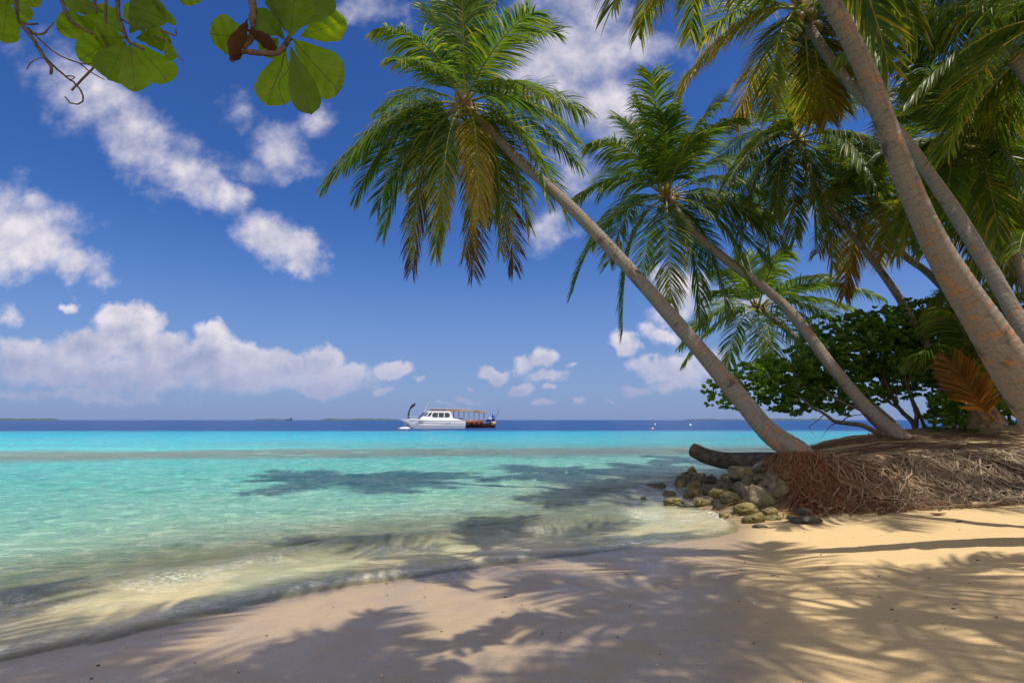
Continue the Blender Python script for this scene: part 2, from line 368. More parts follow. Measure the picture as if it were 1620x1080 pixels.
def sand_material():
    m, N, out = material('beach_sand')
    ob = N.coord(); sep = N.new('ShaderNodeSeparateXYZ'); N.put(sep, 0, ob)
    wet = N.attr('age')
    soil = N.attr('soil'); sea = N.attr('sea')
    grain = N.math('ADD', N.math('MULTIPLY', N.noise(ob, 240, 2, 0.8), .5), N.math('MULTIPLY', N.noise(ob, 75, 3, 0.7), .5)); mid = N.noise(ob, 14, 5, 0.6); big = N.noise(ob, 1.4, 4, 0.55)
    dry = N.mix(mid, (.53, .385, .20), (.64, .475, .265))
    dry = N.mix(N.mapr(grain, 0.42, 0.62, 0, 0.6), dry, (.40, .27, .13))
    wetc = N.mix(mid, (.34, .25, .145), (.43, .32, .19))
    wetc = N.mix(N.mapr(grain, 0.42, 0.62, 0, 0.55), wetc, (.25, .19, .15))
    c = N.mix(wet, dry, wetc)
    seab = N.mix(N.mapr(big, .4, .65), (.60, .57, .42), (.50, .50, .37))
    c = N.mix(sea, c, seab)
    reef = N.attr('reef')
    c = N.mix(reef, c, N.mix(mid, (.06, .055, .03), (.22, .18, .10)))
    c = N.mix(soil, c, N.mix(mid, (.035, .024, .017), (.13, .09, .06)))
    swash = N.attr('swash'); c = N.mix(swash, c, N.mix(1.0, c, (.90, .88, .86), 'MULTIPLY'))
    # dark specks of shell and bark on the sand
    vor = N.new('ShaderNodeTexVoronoi'); N.put(vor, 'Vector', ob); vor.inputs['Scale'].default_value = 7
    sp = N.math('MULTIPLY', N.mapr(vor.outputs['Distance'], 0.035, 0.06, 1, 0), N.mapr(N.noise(ob, 2.0, 2), 0.5, 0.62))
    c = N.mix(N.math('MULTIPLY', sp, 0.55), c, (.10, .05, .03))
    rip = N.noise(N.mapping(ob, (1.2, 5.0, 1), (0, 0, R(-12))), 5, 4, 0.6)
    h = N.math('ADD', N.math('MULTIPLY', grain, 0.6), N.math('ADD', N.math('MULTIPLY', rip, 1.6), N.math('MULTIPLY', N.noise(ob, 40, 4, .6), 0.5)))
    nrm = N.bump(h, N.mix(wet, (.42, .42, .42), (.38, .38, .38)), 0.016)
    film = N.mapr(N.noise(ob, 2.4, 4, .55), .35, .62, 0.24, .48)
    rough = N.math('ADD', N.math('MULTIPLY', wet, film), N.math('MULTIPLY', N.math('SUBTRACT', 1.0, wet), 0.9))
    rough = N.math('SUBTRACT', rough, N.math('MULTIPLY', swash, .16))
    principled(N, out, c, rough, N.math('MULTIPLY', N.math('ADD', wet, .25), 0.6), nrm); return m

WB = np.array([(0.2, -3), (0.9, 1.0), (1.30, 2.9), (1.9, 4.6), (2.7, 6.6), (3.3, 8.0), (4.0, 9.4), (4.6, 11), (7, 14), (12, 17), (40, 26)])
def wet_fn(x, y):
    bx = np.interp(y, WB[:, 1], WB[:, 0]) + 0.35 * (vnoise(y * .9, y * 0 + 2) - .5)
    return sstep(0.42, -0.42, x - bx)
def make_ground():
    xs = axis(-5, 10, 0.045, -9000, 9000); ys = axis(1.6, 12, 0.045, -400, 13000)
    X, Y, Z, f = sheet(xs, ys, ground)
    # footprints and drag marks pressed in the dry sand
    for (px, py) in [(1600, 905), (1612, 915), (1590, 897), (1565, 893), (1606, 925), (1548, 903), (1618, 902), (1470, 868), (1310, 890), (1585, 940)]:
        p = ground_hit(px, py); r = 0.05 + .03 * random.random(); dd = ((X - p[0]) / (r * 1.7)) ** 2 + ((Y - p[1]) / r) ** 2
        Z = Z - 0.022 * np.exp(-dd) + 0.010 * np.exp(-(np.sqrt(dd) - 1.5) ** 2 * 5)
    g = G(); s = shore_d(X, Y)
    g.add(np.stack([X, Y, Z], 1), f, wet_fn(X, Y))
    M = sand_material(); o = g.build('sand', M)
    # bank face soil
    foot = 9.35 + 0.25 * (vnoise(X * .8, X * 0 + 40) - .5)
    soil = sstep(foot + .1, foot + .3, Y) * sstep(foot + 1.35, foot + .75, Y + (fbm(X * 2, Y * 2, 3) - .5) * .8) * sstep(4.35, 4.7, X + .12 * (Y - 10)) * (s > .2)
    soil = np.maximum(soil, .5 * sstep(10.0, 10.5, Y) * (X > 4.6) * (s > .3) * (Y < 30))
    soil = np.maximum(soil, .8 * sstep(.38, .6, fbm(X * 1.3, Y * 3, 4) - .12) * (Y > 10.2) * (X > 4.6) * (s > .3) * (Y < 30))
    swash = sstep(.75, .15, s + .25 * (fbm(X * 1.3, Y * 1.3, 3) - .5)) * (s > -.6)
    reef = np.exp(-((Y - reef_y(X)) / (1.5 + vnoise(X * .3, Y * .2) * 1.2)) ** 2) * sstep(.25, .55, fbm(X * .5, Y * 1.2, 4)) * (s < -5)
    patch = sstep(.60, .72, fbm(X * .09 + 3, Y * .25, 3)) * (Y > 34) * (Y < 80) * .7
    for nm, ar in (('swash', swash), ('soil', soil), ('sea', sstep(0.2, -0.5, s)), ('reef', np.maximum(reef, patch))):
        a = o.data.attributes.new(nm, 'FLOAT', 'POINT'); a.data.foreach_set('value', ar.astype(np.float32))
    tag(o, kind='structure')
make_ground()

# ------------------------------------------------------------------ water
def water_z(x, y, s=None):
    if s is None: s = shore_d(x, y)
    o = -s
    amp = np.interp(o, [0, 1, 5, 30, 200], [.12, .5, 1, 1, 1]) * sstep(180, 40, y) 
    w = 0
    for (kx, ky, A, ph) in [(.9, 1.9, .016, 0), (-.6, 2.7, .012, 1.3), (2.1, 3.4, .008, 2.0), (-1.7, 4.6, .006, .4), (3.9, 6.2, .004, 5), (-4.4, 7.5, .003, 2)]:
        w = w + A * np.sin(kx * x + ky * y + ph + 2.5 * fbm(x * .35 + ph, y * .35, 2))
    w = w * amp + (fbm(x * 2.6, y * 4.0, 4) - .5) * .05 * amp
    lob = 1.5 + .45 * (vnoise(x * .7 + y * .3, x * 0 + 11) - .5)
    th = np.arctan2(1, 1)
    crest = np.exp(-((o - lob) / .30) ** 2) * .085 * (0.55 + .9 * vnoise(x * .9, y * .9 + 31)) * sstep(5.5, 1.0, x)
    crest2 = np.exp(-((o - lob - 2.0) / .4) ** 2) * .04 * vnoise(x * .6 + 8, y * .6)
    rim = np.exp(-((o - .05) / .16) ** 2) * .012
    surge = .030 * sstep(1.4, 0.0, o) + (.045 * (fbm(x * 1.0 + 3, y * 1.0, 3) - .4) + .022 * (fbm(x * 5 + 3, y * 5, 3) - .5)) * sstep(1.2, 0, o) - .14 * np.maximum(-o - .15, 0)
    turb = (fbm(x * 5 + 2, y * 5, 4) - .5) * .05 * np.exp(-((o - 1.1) / .9) ** 2)
    return w + crest + crest2 + rim + surge + turb
def water_material():
    m, N, out = material('lagoon_water')
    ob = N.coord(); sep = N.new('ShaderNodeSeparateXYZ'); N.put(sep, 0, ob)
    dep = N.attr('age'); off = N.attr('off'); reef = N.attr('reef')
    n1 = N.noise(N.mapping(ob, (1, 2.1, 1)), 2.2, 6, 0.62)
    n2 = N.noise(N.mapping(ob, (1, 1.8, 1)), 0.28, 5, 0.6)
    dd = N.math('ADD', dep, N.math('MULTIPLY', N.math('SUBTRACT', n2, 0.5), N.math('MULTIPLY', dep, 0.5)))
    dl = N.math('DIVIDE', dd, 4.0, clamp=True)
    body = N.ramp(dl, [(0.0, (.42, .48, .30)), (0.05, (.52, .66, .45)), (0.12, (.31, .69, .54)), (0.24, (.17, .64, .56)), (0.34, (.10, .57, .56)), (0.52, (.045, .42, .47)), (0.72, (.012, .30, .42)), (1.0, (.008, .065, .20))])
    body = N.mix(N.mapr(dep, 3.3, 9, 0, 1), body, (.006, .045, .165))
    # light and dark of refracting ripples, painted into the body colour with noise
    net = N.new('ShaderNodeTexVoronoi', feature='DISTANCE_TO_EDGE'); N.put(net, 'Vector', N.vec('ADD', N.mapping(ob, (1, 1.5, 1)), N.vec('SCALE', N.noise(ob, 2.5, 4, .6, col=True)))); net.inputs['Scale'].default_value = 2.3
    caustic_tone = N.noise(N.vec('ADD', N.mapping(ob, (1, 1.7, 1)), N.vec('SCALE', N.noise(ob, 1.4, 4, .6, col=True))), 2.1, 7, 0.72)
    body = N.mix(N.mapr(caustic_tone, .52, .60, 0, .75), body, N.mix(1.0, body, (1.9, 1.5, 1.45), 'MULTIPLY'))
    body = N.mix(N.mapr(caustic_tone, .48, .38, 0, .7), body, N.mix(1.0, body, (.55, .72, .74), 'MULTIPLY'))
    body = N.mix(N.math('MULTIPLY', reef, 0.85), body, N.mix(n1, (.10, .15, .13), (.27, .27, .16)))
    foam = N.attr('foam')
    fo = N.math('MULTIPLY', foam, N.mapr(N.noise(ob, 22, 6, 0.75), 0.47, 0.56))
    tur = N.attr('turb')
    body = N.mix(tur, body, N.mix(N.noise(ob, 3.0, 5, .6), (.38, .345, .19), (.60, .49, .28)))
    body = N.mix(fo, body, (.78, .76, .70))
    fade = N.mapr(off, 6, 60, 1.0, 0.35)
    rip = N.math('ADD', N.math('ADD', N.math('MULTIPLY', N.noise(N.mapping(ob, (1, 1.5, 1)), 0.9, 4, 0.55), 2.2), N.math('MULTIPLY', N.noise(N.mapping(ob, (1, 1.9, 1)), 3.2, 6, 0.68), 1.0)), N.math('MULTIPLY', N.noise(N.mapping(ob, (1, 1.6, 1), (0, 0, .4)), 11, 5, 0.6), 0.38))
    nr = N.bump(rip, N.math('MULTIPLY', fade, N.mapr(dep, 0.0, 0.22, .15, 1.0)), 0.5)
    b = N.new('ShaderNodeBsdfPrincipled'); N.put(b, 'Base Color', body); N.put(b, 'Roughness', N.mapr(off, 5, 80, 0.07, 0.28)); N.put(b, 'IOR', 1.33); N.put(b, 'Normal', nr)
    N.put(b, 'Specular IOR Level', N.mapr(off, 2, 20, 0.35, 0.2))
    tr = N.new('ShaderNodeBsdfTransparent'); N.put(tr, 0, (.86, .97, .95, 1))
    gl = N.new('ShaderNodeBsdfGlossy'); N.put(gl, 'Roughness', 0.06); N.put(gl, 'Normal', nr)
    fr = N.new('ShaderNodeFresnel'); fr.inputs[0].default_value = 1.33; N.put(fr, 'Normal', nr)
    m1 = N.new('ShaderNodeMixShader'); N.l.new(fr.outputs[0], m1.inputs[0]); N.l.new(tr.outputs[0], m1.inputs[1]); N.l.new(gl.outputs[0], m1.inputs[2])
    op = N.math('MAXIMUM', N.mapr(dep, 0.02, 0.38, 0.10, 0.97, smooth=False), N.math('MAXIMUM', fo, N.math('MULTIPLY', tur, N.mapr(dep, 0.0, 0.06, .15, .93))))
    m2 = N.new('ShaderNodeMixShader'); N.l.new(op, m2.inputs[0]); N.l.new(m1.outputs[0], m2.inputs[1]); N.l.new(b.outputs[0], m2.inputs[2])
    N.l.new(m2.outputs[0], out.inputs[0]); return m
def make_water():
    xs = axis(-9, 8, 0.05, -12000, 12000, 1.05); ys = axis(3.2, 18, 0.05, -200, 14000, 1.035)
    X, Y = np.meshgrid(xs, ys, indexing='ij'); X = X.ravel(); Y = Y.ravel(); s = shore_d(X, Y)
    Z = water_z(X, Y, s); nx, ny = len(xs), len(ys); gz = ground(X, Y); D = Z - gz
    i, j = np.meshgrid(np.arange(nx - 1), np.arange(ny - 1), indexing='ij')
    f = np.stack([i * ny + j, (i + 1) * ny + j, (i + 1) * ny + j + 1, i * ny + j + 1], -1).reshape(-1, 4)
    ok = ((D[f] > -0.004).any(1)) & (s[f].max(1) < 1.2); f = f[ok]
    used = np.unique(f); idx = np.full(len(X), -1); idx[used] = np.arange(len(used)); f = idx[f]
    X, Y, Z, D, s = X[used], Y[used], Z[used], D[used], s[used]
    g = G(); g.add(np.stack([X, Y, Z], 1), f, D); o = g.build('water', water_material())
    off = -s
    sw = fbm(X * .9 + 4, Y * .9, 4)
    turb = sstep(2.9, .7, off + (sw - .5) * 3.2 + .30 * np.maximum(X - 0.5, 0)) * (.55 + .45 * sstep(.35, .6, sw)) 
    foam = np.exp(-((off + .06) / .075) ** 2) * (.35 + .65 * fbm(X * 2 + 5, Y * 2, 3)) + .75 * np.exp(-((off - 1.25) / .38) ** 2) * sstep(.42, .6, fbm(X * 2.2, Y * 2.2, 3)) + .8 * np.exp(-((X - 3.0) ** 2 + (Y - 9.6) ** 2) / .5)
    reef = np.exp(-((Y - reef_y(X)) / (3.4 + 2.2 * vnoise(X * .2, Y * .2))) ** 4) * sstep(.05, .42, fbm(X * .4, Y * 1.0, 4)) * (s < -5)
    patch = sstep(.60, .70, fbm(X * .06 + 3, Y * .30, 3)) * (Y > 36) * (Y < 82) * .35
    for nm, ar in (('off', off), ('turb', turb), ('foam', foam), ('reef', np.maximum(reef, patch))):
        a = o.data.attributes.new(nm, 'FLOAT', 'POINT'); a.data.foreach_set('value', ar.astype(np.float32))
    tag(o, kind='structure')
make_water()

# ------------------------------------------------------------------ palms
def frond_geo(g, gs, P0, Pc, Pt, rng, age=0.1, leaf=0.85, n=84, sag=0.35, tipdry=0.0, petiole=0.15, width=0.042, stiff=None, rachis=0.026, spread=1.0):
    P0, Pc, Pt = (np.asarray(p, float) for p in (P0, Pc, Pt))
    def bz(t): t = np.asarray(t)[:, None]; return (1 - t) ** 2 * P0 + 2 * t * (1 - t) * Pc + t * t * Pt
    def bt(t): t = np.asarray(t)[:, None]; return norm(2 * (1 - t) * (Pc - P0) + 2 * t * (Pt - Pc))
    tt = np.linspace(0, 1, 20); L = np.linalg.norm(np.diff(bz(tt), axis=0), axis=1).sum()
    tube(gs, bz(tt), np.interp(tt, [0, .12, 1], [rachis * 1.9, rachis, rachis * .18]), 5, np.interp(tt, [0, 1], [.5, min(1, age + .25)]), 0, cap=False)
    ch = Pt - P0; hz = np.array([ch[0], ch[1], 0.0]); q = np.linalg.norm(hz)
    if q < 0.25 * np.linalg.norm(ch):
        an = rng.rand() * 6.28; hz = hz + np.array([math.cos(an), math.sin(an), 0]) * .6
    S0 = norm(np.cross(hz, [0, 0, 1.0]))
    roll = (rng.rand() - .5) * .5
    for side in (-1, 1):
        t = np.linspace(petiole, 0.995, n) + (rng.rand(n) - .5) * .006
        t = np.clip(t, 0, 1); C = bz(t); T = bt(t)
        S = norm(S0 - T * (T @ S0)[:, None]); Nn = np.cross(S, T); Nn = Nn * np.sign(Nn[:, 2:3].mean() + 1e-6)
        cr, sr = math.cos(roll), math.sin(roll); S, Nn = S * cr + Nn * sr, Nn * cr - S * sr
        w_ = (t - petiole) / (1 - petiole)
        ln = leaf * np.interp(w_, [0, .12, .4, .75, .93, 1], [.6, .88, 1, .90, .68, .45]) * (1 + (rng.rand(n) - .5) * .22) * np.where(np.repeat(rng.rand(n // 4 + 1), 4)[:n] < .07, .25 + .5 * rng.rand(n), 1)
        an = np.interp(w_, [0, .5, 1], [1.1, .85, .50]) * spread + (rng.rand(n) - .5) * .24 + .18 * (np.repeat(rng.rand(n // 5 + 1), 5)[:n] - .5)
        D = S * (side * np.sin(an))[:, None] + T * np.cos(an)[:, None] + Nn * (.20 + .25 * (rng.rand(n) - .3))[:, None]
        D = norm(D); clump = np.repeat(rng.rand(n // 6 + 1), 6)[:n]
        K = 5; pts = [C]; sg = sag * (.55 + .9 * clump)
        for k in range(1, K):
            D = norm(D + np.array([0, 0, -1.0]) * (sg * (.55 + .25 * k))[:, None]); pts.append(pts[-1] + D * (ln / (K - 1))[:, None])
        Pp = np.stack(pts, 1)                         # n,K,3
        TT = norm(np.gradient(Pp, axis=1))
        W = T[:, None] - TT * (T[:, None] * TT).sum(-1, keepdims=True); W = norm(W)
        B = np.cross(TT, W); tw = ((rng.rand(n) - .5) * 1.1 + side * .35)[:, None, None]; W = W * np.cos(tw) + B * np.sin(tw)
        wd = width * np.array([.55, 1, .95, .7, .12])[None, :, None] * (.8 + .4 * rng.rand(n))[:, None, None]
        v = np.stack([Pp - W * wd * .5, Pp + W * wd * .5], 2).reshape(-1, 3)
        base = (np.arange(n) * K * 2)[:, None]; k = np.arange(K - 1)[None, :] * 2
        f = np.stack([base + k, base + k + 1, base + k + 3, base + k + 2], -1).reshape(-1, 4)
        kk = np.linspace(0, 1, K)[None, :]
        ag = age + tipdry * (w_[:, None] ** 1.5 * .7 + kk ** 2 * .4) + (rng.rand(n)[:, None] - .5) * .10 + .12 * kk ** 3
        ag = np.where(rng.rand(n)[:, None] < (.04 + .25 * tipdry), ag + .3, ag)
        g.add(v, f, np.repeat(np.clip(ag, 0, 1).reshape(-1), 2), 0)

def make_palm(label, pts, r0, r1, heart=None, tips=(), chord=3.5, age=.06, auto=0, lich=0.0, autoskip=None, seed=1, nuts=0, leaf=.98, name='coconut_palm', group='coconut palms leaning over the beach', world=False, n=116, flare=.5, autoel=(80, -62), width=.031, sink=.25, fl_len=.035, prof=None):
    rng = np.random.RandomState(seed)
    P = np.array(pts if world else [at(*p) for p in pts]); base = P[0].copy()
    root = thing(name, label, 'palm tree', base, group)
    H = P[-1]; g = G()
    path = spline(P, int(max(40, np.linalg.norm(np.diff(P, axis=0), axis=1).sum() * 24)))
    path = np.vstack([path[0] - norm(path[1] - path[0]) * sink - np.array([0, 0, .1]), path])
    L = np.concatenate([[0], np.cumsum(np.linalg.norm(np.diff(path, axis=0), axis=1))]); q = L / L[-1]
    rad = r0 + (r1 - r0) * q ** .8; rad = rad * (1 + flare * np.exp(-q / fl_len))
    if prof: rad = np.interp(q, [a for a, _ in prof], [b for _, b in prof])
    Lw = L + .12 * vnoise(L * 2.1, L * 0 + seed + 5)
    rad = rad * (1 + .034 * (2 * np.abs((Lw * 8.5) % 1 - .5) - .5) * (.4 + vnoise(L * 3, L * 0 + seed + 9))) * (1 + .12 * (vnoise(L * 1.1, L * 0 + seed) - .5))
    sides = 20 if r0 > .15 else 14
    wob = 1 + .05 * (fbm(np.arange(sides)[None] * .9 + 0 * L[:, None], L[:, None] * 2 + seed * 3, 3) - .5)
    tube(g, path, rad, sides, np.clip(lich * (1 - q * .9), 0, 1), 0, True, wob); g.build('trunk', M_TRUNK, root, base)
    # bulb of leaf sheaths at the heart
    T = norm(path[-1] - path[-4]); g = G(); b = H + T[None] * np.linspace(-.45, .5, 9)[:, None]
    tube(g, b, np.interp(np.linspace(0, 1, 9), [0, .3, .6, 1], [r1 * .95, r1 * 1.9, r1 * 1.7, .03]), 12, .3, 0, True, 1 + .25 * (rng.rand(9, 12) - .5)); g.build('leaf_sheath', M_FIBRE, root, base)
    k = 0
    def frond(Pt, arch, ag, tipdry, out=0.0, sag=.35, lf=None):
        g = G(); gs = G(); ch = Pt - H; ln = np.linalg.norm(ch)
        hz = np.array([ch[0], ch[1], 0.]); hz = hz / max(np.linalg.norm(hz), 1e-6)
        st = H + norm(ch) * .12 + T * .08
        Pc = (H + Pt) / 2 + np.array([0, 0, 1.]) * arch * ln + hz * out * ln
        frond_geo(g, gs, st, Pc, Pt, rng, ag, lf or leaf, n, sag, tipdry, width=width)
        fo = g.build('frond', M_FROND, root, base); gs.build('stem', M_RACHIS, fo, base)
    for t in tips:
        px, py, sgn = t[0], t[1], t[2]; arch = t[3] if len(t) > 3 else .28; ag = t[4] if len(t) > 4 else age; td = t[5] if len(t) > 5 else .15; c = t[6] if len(t) > 6 else chord
        best = None
        for dY in np.linspace(0, 3.4, 35):
            p = at(px, py, H[1] + sgn * dY); e = abs(np.linalg.norm(p - H) - c)
            if best is None or e < best[0] - 1e-9: best = (e, p)
        Pt = best[1]; down = (Pt[2] - H[2]) < -.6 * np.linalg.norm(Pt - H)
        frond(Pt, arch, ag + (rng.rand() - .5) * .06, td, .16 if down else 0, .13 + .2 * rng.rand() - (.04 if down else 0))
    for i in range(auto):
        az = i * 2.39996 + seed; e = R(np.interp((i + .5) / auto, [0, 1], autoel)); ln = chord * (.9 + .2 * rng.rand())
        d = np.array([math.cos(az) * math.cos(e), math.sin(az) * math.cos(e), math.sin(e)])
        if autoskip and autoskip(az, e, d): continue
        dn = (i + .5) / auto
        frond(H + d * ln, .10 + .22 * math.cos(e), age + .10 * dn + (.35 if dn > .88 and rng.rand() < .5 else 0), .12 + .4 * max(0, dn - .6), .14 if e < R(-35) else 0, .2 + .25 * rng.rand())
    for i in range(nuts):
        an = i * 2.4 + seed; c = H + np.array([math.cos(an) * .25, math.sin(an) * .25, -.22 - .10 * (i % 3)]); g = G()
        tube(g, [c + (0, 0, .15), c + (0, 0, .11), c, c - (0, 0, .1), c - (0, 0, .13)], np.array([.02, .08, .115, .08, .01]), 10, .3); g.build('coconut', M_NUT, root, base)
    return root, H

def gz(p, dz=0): return float(ground(np.array([p[0]]), np.array([p[1]]))[0]) + dz

def palms():
    K = dict
    # P1: the long leaning palm in the middle
    make_palm('long leaning coconut palm in the middle, growing from the root bank behind the rocks', [(1280, 740, 11.0), (1262, 716, 10.62), (1215, 682, 10.9), (1170, 628, 11.3), (1100, 545, 11.8), (1000, 430, 12.5), (900, 325, 13.1), (815, 248, 13.6), (737, 165, 14)], .195, .112, lich=.55, seed=3, chord=3.7, nuts=4, flare=.6, fl_len=.07, age=.05,
        tips=[(513, 292, -1, .36), (548, 262, 1, .36), (608, 368, -1, .30, .1), (598, 330, 1, .34, .08), (652, 425, 1, .30, .42, .8), (655, 395, -1, .34, .15, .5), (748, 432, 1, .25, .45, .8), (735, 405, -1, .25, .3, .6), (812, 425, 1, .28, .50, .7), (835, 362, 1, .3, .12, .3), (700, 352, -1, .22, .18, .3), (757, 345, -1, .30, .42, .2),
              (925, 178, 1, .26), (918, 262, 1, .3), (905, 215, -1, .30), (895, 345, 1, .3, .1), (868, 318, -1, .3, .12), (880, 52, 1, .38), (845, 20, -1, .22), (603, 45, -1, .30), (628, 95, -1, .20, .06), (760, -75, 1, .1), (700, -90, -1, .12), (655, -60, 1, .15), (810, -60, 1, .15), (603, 175, 1, .25), (730, -40, -1, .05, .02, 0, 2.8),
              (790, 395, -1, .28, .12, .4), (690, 400, 1, .3, .12, .4), (565, 310, 1, .34, .08), (860, 150, -1, .25), (640, 300, 1, .3, .1), (780, 350, 1, .3, .1, .3), (680, 20, 1, .2)])
    # P2
    make_palm('leaning coconut palm with ringed trunk ending in a sunlit crown right of the middle', [(1418, 688, 13.0), (1375, 650, 13.3), (1315, 578, 13.9), (1240, 482, 14.7), (1150, 412, 15.4), (1095, 365, 15.8), (1056, 312, 16)], .165, .10, lich=.5, seed=5, chord=3.5, nuts=3, flare=.7, age=.04,
        tips=[(912, 312, -1, .30), (905, 465, 1, .38), (935, 385, 1, .34), (985, 525, -1, .34, .1), (1015, 440, 1, .28), (1062, 480, -1, .25, .12, .3), (938, 225, -1, .30), (985, 190, 1, .26), (1030, 118, -1, .12), (1082, 140, 1, .14), (1135, 165, 1, .24), (1160, 190, -1, .3), (1010, 165, 1, .1), (1238, 385, -1, .32), (1215, 415, 1, .32), (1150, 500, -1, .3, .1), (1108, 510, 1, .3, .1), (1205, 305, 1, .3),
              (1185, 450, -1, .3), (1100, 215, -1, .12), (965, 415, -1, .3), (1180, 255, 1, .25), (950, 290, 1, .3), (1130, 430, 1, .28), (1225, 350, 1, .3), (1050, 180, -1, .05, .02, 0, 2.7)])
    # P3
    make_palm('low distant coconut palm whose crown shows over the shrub behind the sunlit palm', [(1405, 665, 19), (1345, 610, 20), (1280, 553, 20.8), (1240, 518, 21.4), (1202, 488, 22)], .16, .10, lich=.1, seed=8, chord=3.5, flare=.4, age=.05, n=64, width=.052,
        tips=[(1083, 572, -1, .3), (1095, 520, 1, .32), (1078, 545, 1, .34), (1150, 590, -1, .3), (1205, 600, 1, .2), (1225, 585, -1, .2), (1300, 535, 1, .3), (1392, 470, 1, .28), (1375, 500, -1, .3), (1310, 440, 1, .28), (1240, 392, -1, .2), (1215, 420, 1, .1), (1135, 430, -1, .3), (1285, 575, 1, .3), (1120, 470, -1, .25), (1340, 455, -1, .28), (1330, 510, 1, .3), (1180, 400, 1, .12)])
    # P4
    make_palm('slim trunked coconut palm whose dark crown hangs right of the sunlit crown', [(1500, 640, 15), (1480, 575, 15.1), (1445, 508, 15.3), (1400, 438, 15.5), (1345, 368, 15.7), (1300, 312, 15.9), (1262, 222, 16)], .11, .08, lich=.25, seed=11, chord=3.4, nuts=3, flare=.4, age=.07,
        tips=[(1150, 290, -1, .34), (1130, 335, 1, .34), (1168, 420, -1, .34, .1, .3), (1215, 412, 1, .3, .15, .4), (1258, 378, -1, .25, .12), (1318, 425, 1, .3, .15, .3), (1412, 335, 1, .3), (1432, 255, -1, .3), (1405, 160, 1, .25), (1335, 105, -1, .15), (1262, 90, 1, .1), (1212, 125, -1, .15), (1165, 195, 1, .25), (1292, 385, -1, .3, .15), (1365, 395, -1, .32, .12), (1185, 350, 1, .3), (1230, 345, -1, .3), (1385, 290, -1, .3), (1190, 240, -1, .3), (1350, 330, 1, .3), (1140, 250, 1, .3), (1300, 150, 1, .08)])
    # P6: crown at the top edge
    make_palm('coconut palm behind the thick trunk, crown of yellow green fronds at the top edge', [(1790, 700, 6.9), (1690, 620, 7.3), (1620, 520, 7.7), (1565, 425, 8.2), (1500, 320, 8.9), (1420, 208, 9.6), (1340, 128, 10.3), (1283, 48, 10.9), (1272, 15, 11)], .115, .095, lich=.55, seed=14, chord=3.0, nuts=7, flare=.4, age=.16,
        tips=[(1085, 128, -1, .36, .30, .2), (1110, 60, 1, .3, .2), (1165, 192, 1, .32, .34, .3), (1335, 172, 1, .3, .28, .2), (1492, 62, 1, .34, .26, .5), (1285, 190, 1, .2, .22), (1222, 172, -1, .25, .2), (1395, 105, -1, .3, .1), (1350, -60, 1, .2), (1270, -160, 1, .1), (1180, -120, -1, .1), (1100, -40, -1, .2), (1420, -30, 1, .25), (1365, 135, 1, .3, .24), (1310, 190, 1, .25, .3, .4)])
    # P5: thick trunk right
    make_palm('thick pale trunk at the right with orange lichen patches, its crown above the picture', [(1830, 790, 6.5), (1700, 712, 6.45), (1622, 612, 6.35), (1562, 520, 6.2), (1486, 398, 6.0), (1425, 262, 5.85), (1372, 118, 5.7), (1308, -10, 5.55), (1240, -140, 5.4), (1165, -260, 5.3)], .205, .10, lich=.85, seed=17, prof=[(0, .28), (.2, .24), (.33, .182), (.45, .138), (.58, .113), (.72, .096), (1, .082)], chord=2.9, flare=.45, fl_len=.12, age=.10, nuts=4, leaf=.66, n=110,
        tips=[(1010, 55, 1, .36, .08, .3), (1092, 55, 1, .34), (970, 10, -1, .3), (1060, -20, -1, .28), (1405, 100, 1, .36), (1450, 55, 1, .34), (1385, 30, 1, .3), (1300, -30, 1, .25)], auto=11, autoskip=lambda az, e, d: e < R(-10) and d[1] < .8)
    # P7
    make_palm('coconut palm with a dark sagging crown seen behind the thick lichen spotted trunk', [(1640, 640, 16.5), (1560, 530, 16.5), (1475, 438, 16.6), (1425, 398, 16.7), (1385, 330, 16.8)], .14, .09, lich=.1, seed=21, chord=3.3, flare=.3, age=.13,
        tips=[(1295, 400, -1, .3, .2, .4), (1335, 430, 1, .3, .3, .4), (1400, 400, -1, .2, .38, .3), (1430, 370, -1, .3, .3), (1460, 340, 1, .3), (1330, 300, -1, .3), (1480, 280, 1, .3), (1420, 210, 1, .2), (1350, 230, -1, .2), (1305, 350, 1, .34), (1390, 420, 1, .25, .25), (1455, 395, -1, .3, .15)], auto=6)
    # P8
    make_palm('coconut palm near the right edge with a dark crown behind the second trunk', [(1700, 660, 12), (1655, 540, 12), (1608, 410, 12.1), (1568, 322, 12.3), (1535, 235, 12.5)], .13, .095, lich=.3, seed=24, chord=3.2, flare=.3, age=.05, nuts=3,
        tips=[(1405, 205, -1, .3), (1435, 330, 1, .34), (1470, 400, -1, .32), (1530, 400, 1, .3), (1560, 440, -1, .3, .1), (1640, 330, -1, .3), (1660, 250, 1, .3), (1600, 120, 1, .2), (1470, 120, -1, .2), (1530, 90, 1, .1), (1430, 145, 1, .25), (1450, 270, -1, .3), (1605, 440, 1, .3, .25), (1500, 330, -1, .3), (1580, 370, -1, .3), (1425, 105, 1, .2)], auto=8)
    # P9: trunk at the top right
    make_palm('coconut palm crossing the upper right corner, only a short piece of trunk showing', [(1950, 640, 8.5), (1760, 320, 9), (1640, 140, 9.4), (1570, 45, 9.7), (1528, -15, 9.9), (1478, -110, 10.1)], .15, .11, lich=.1, seed=27, chord=3.0, flare=.3, age=.08,
        tips=[(1375, 25, 1, .34), (1405, 75, -1, .34), (1450, 45, 1, .34), (1590, 60, -1, .3), (1620, 20, 1, .3), (1510, 110, 1, .2)], auto=14, autoskip=lambda az, e, d: e < R(-20))
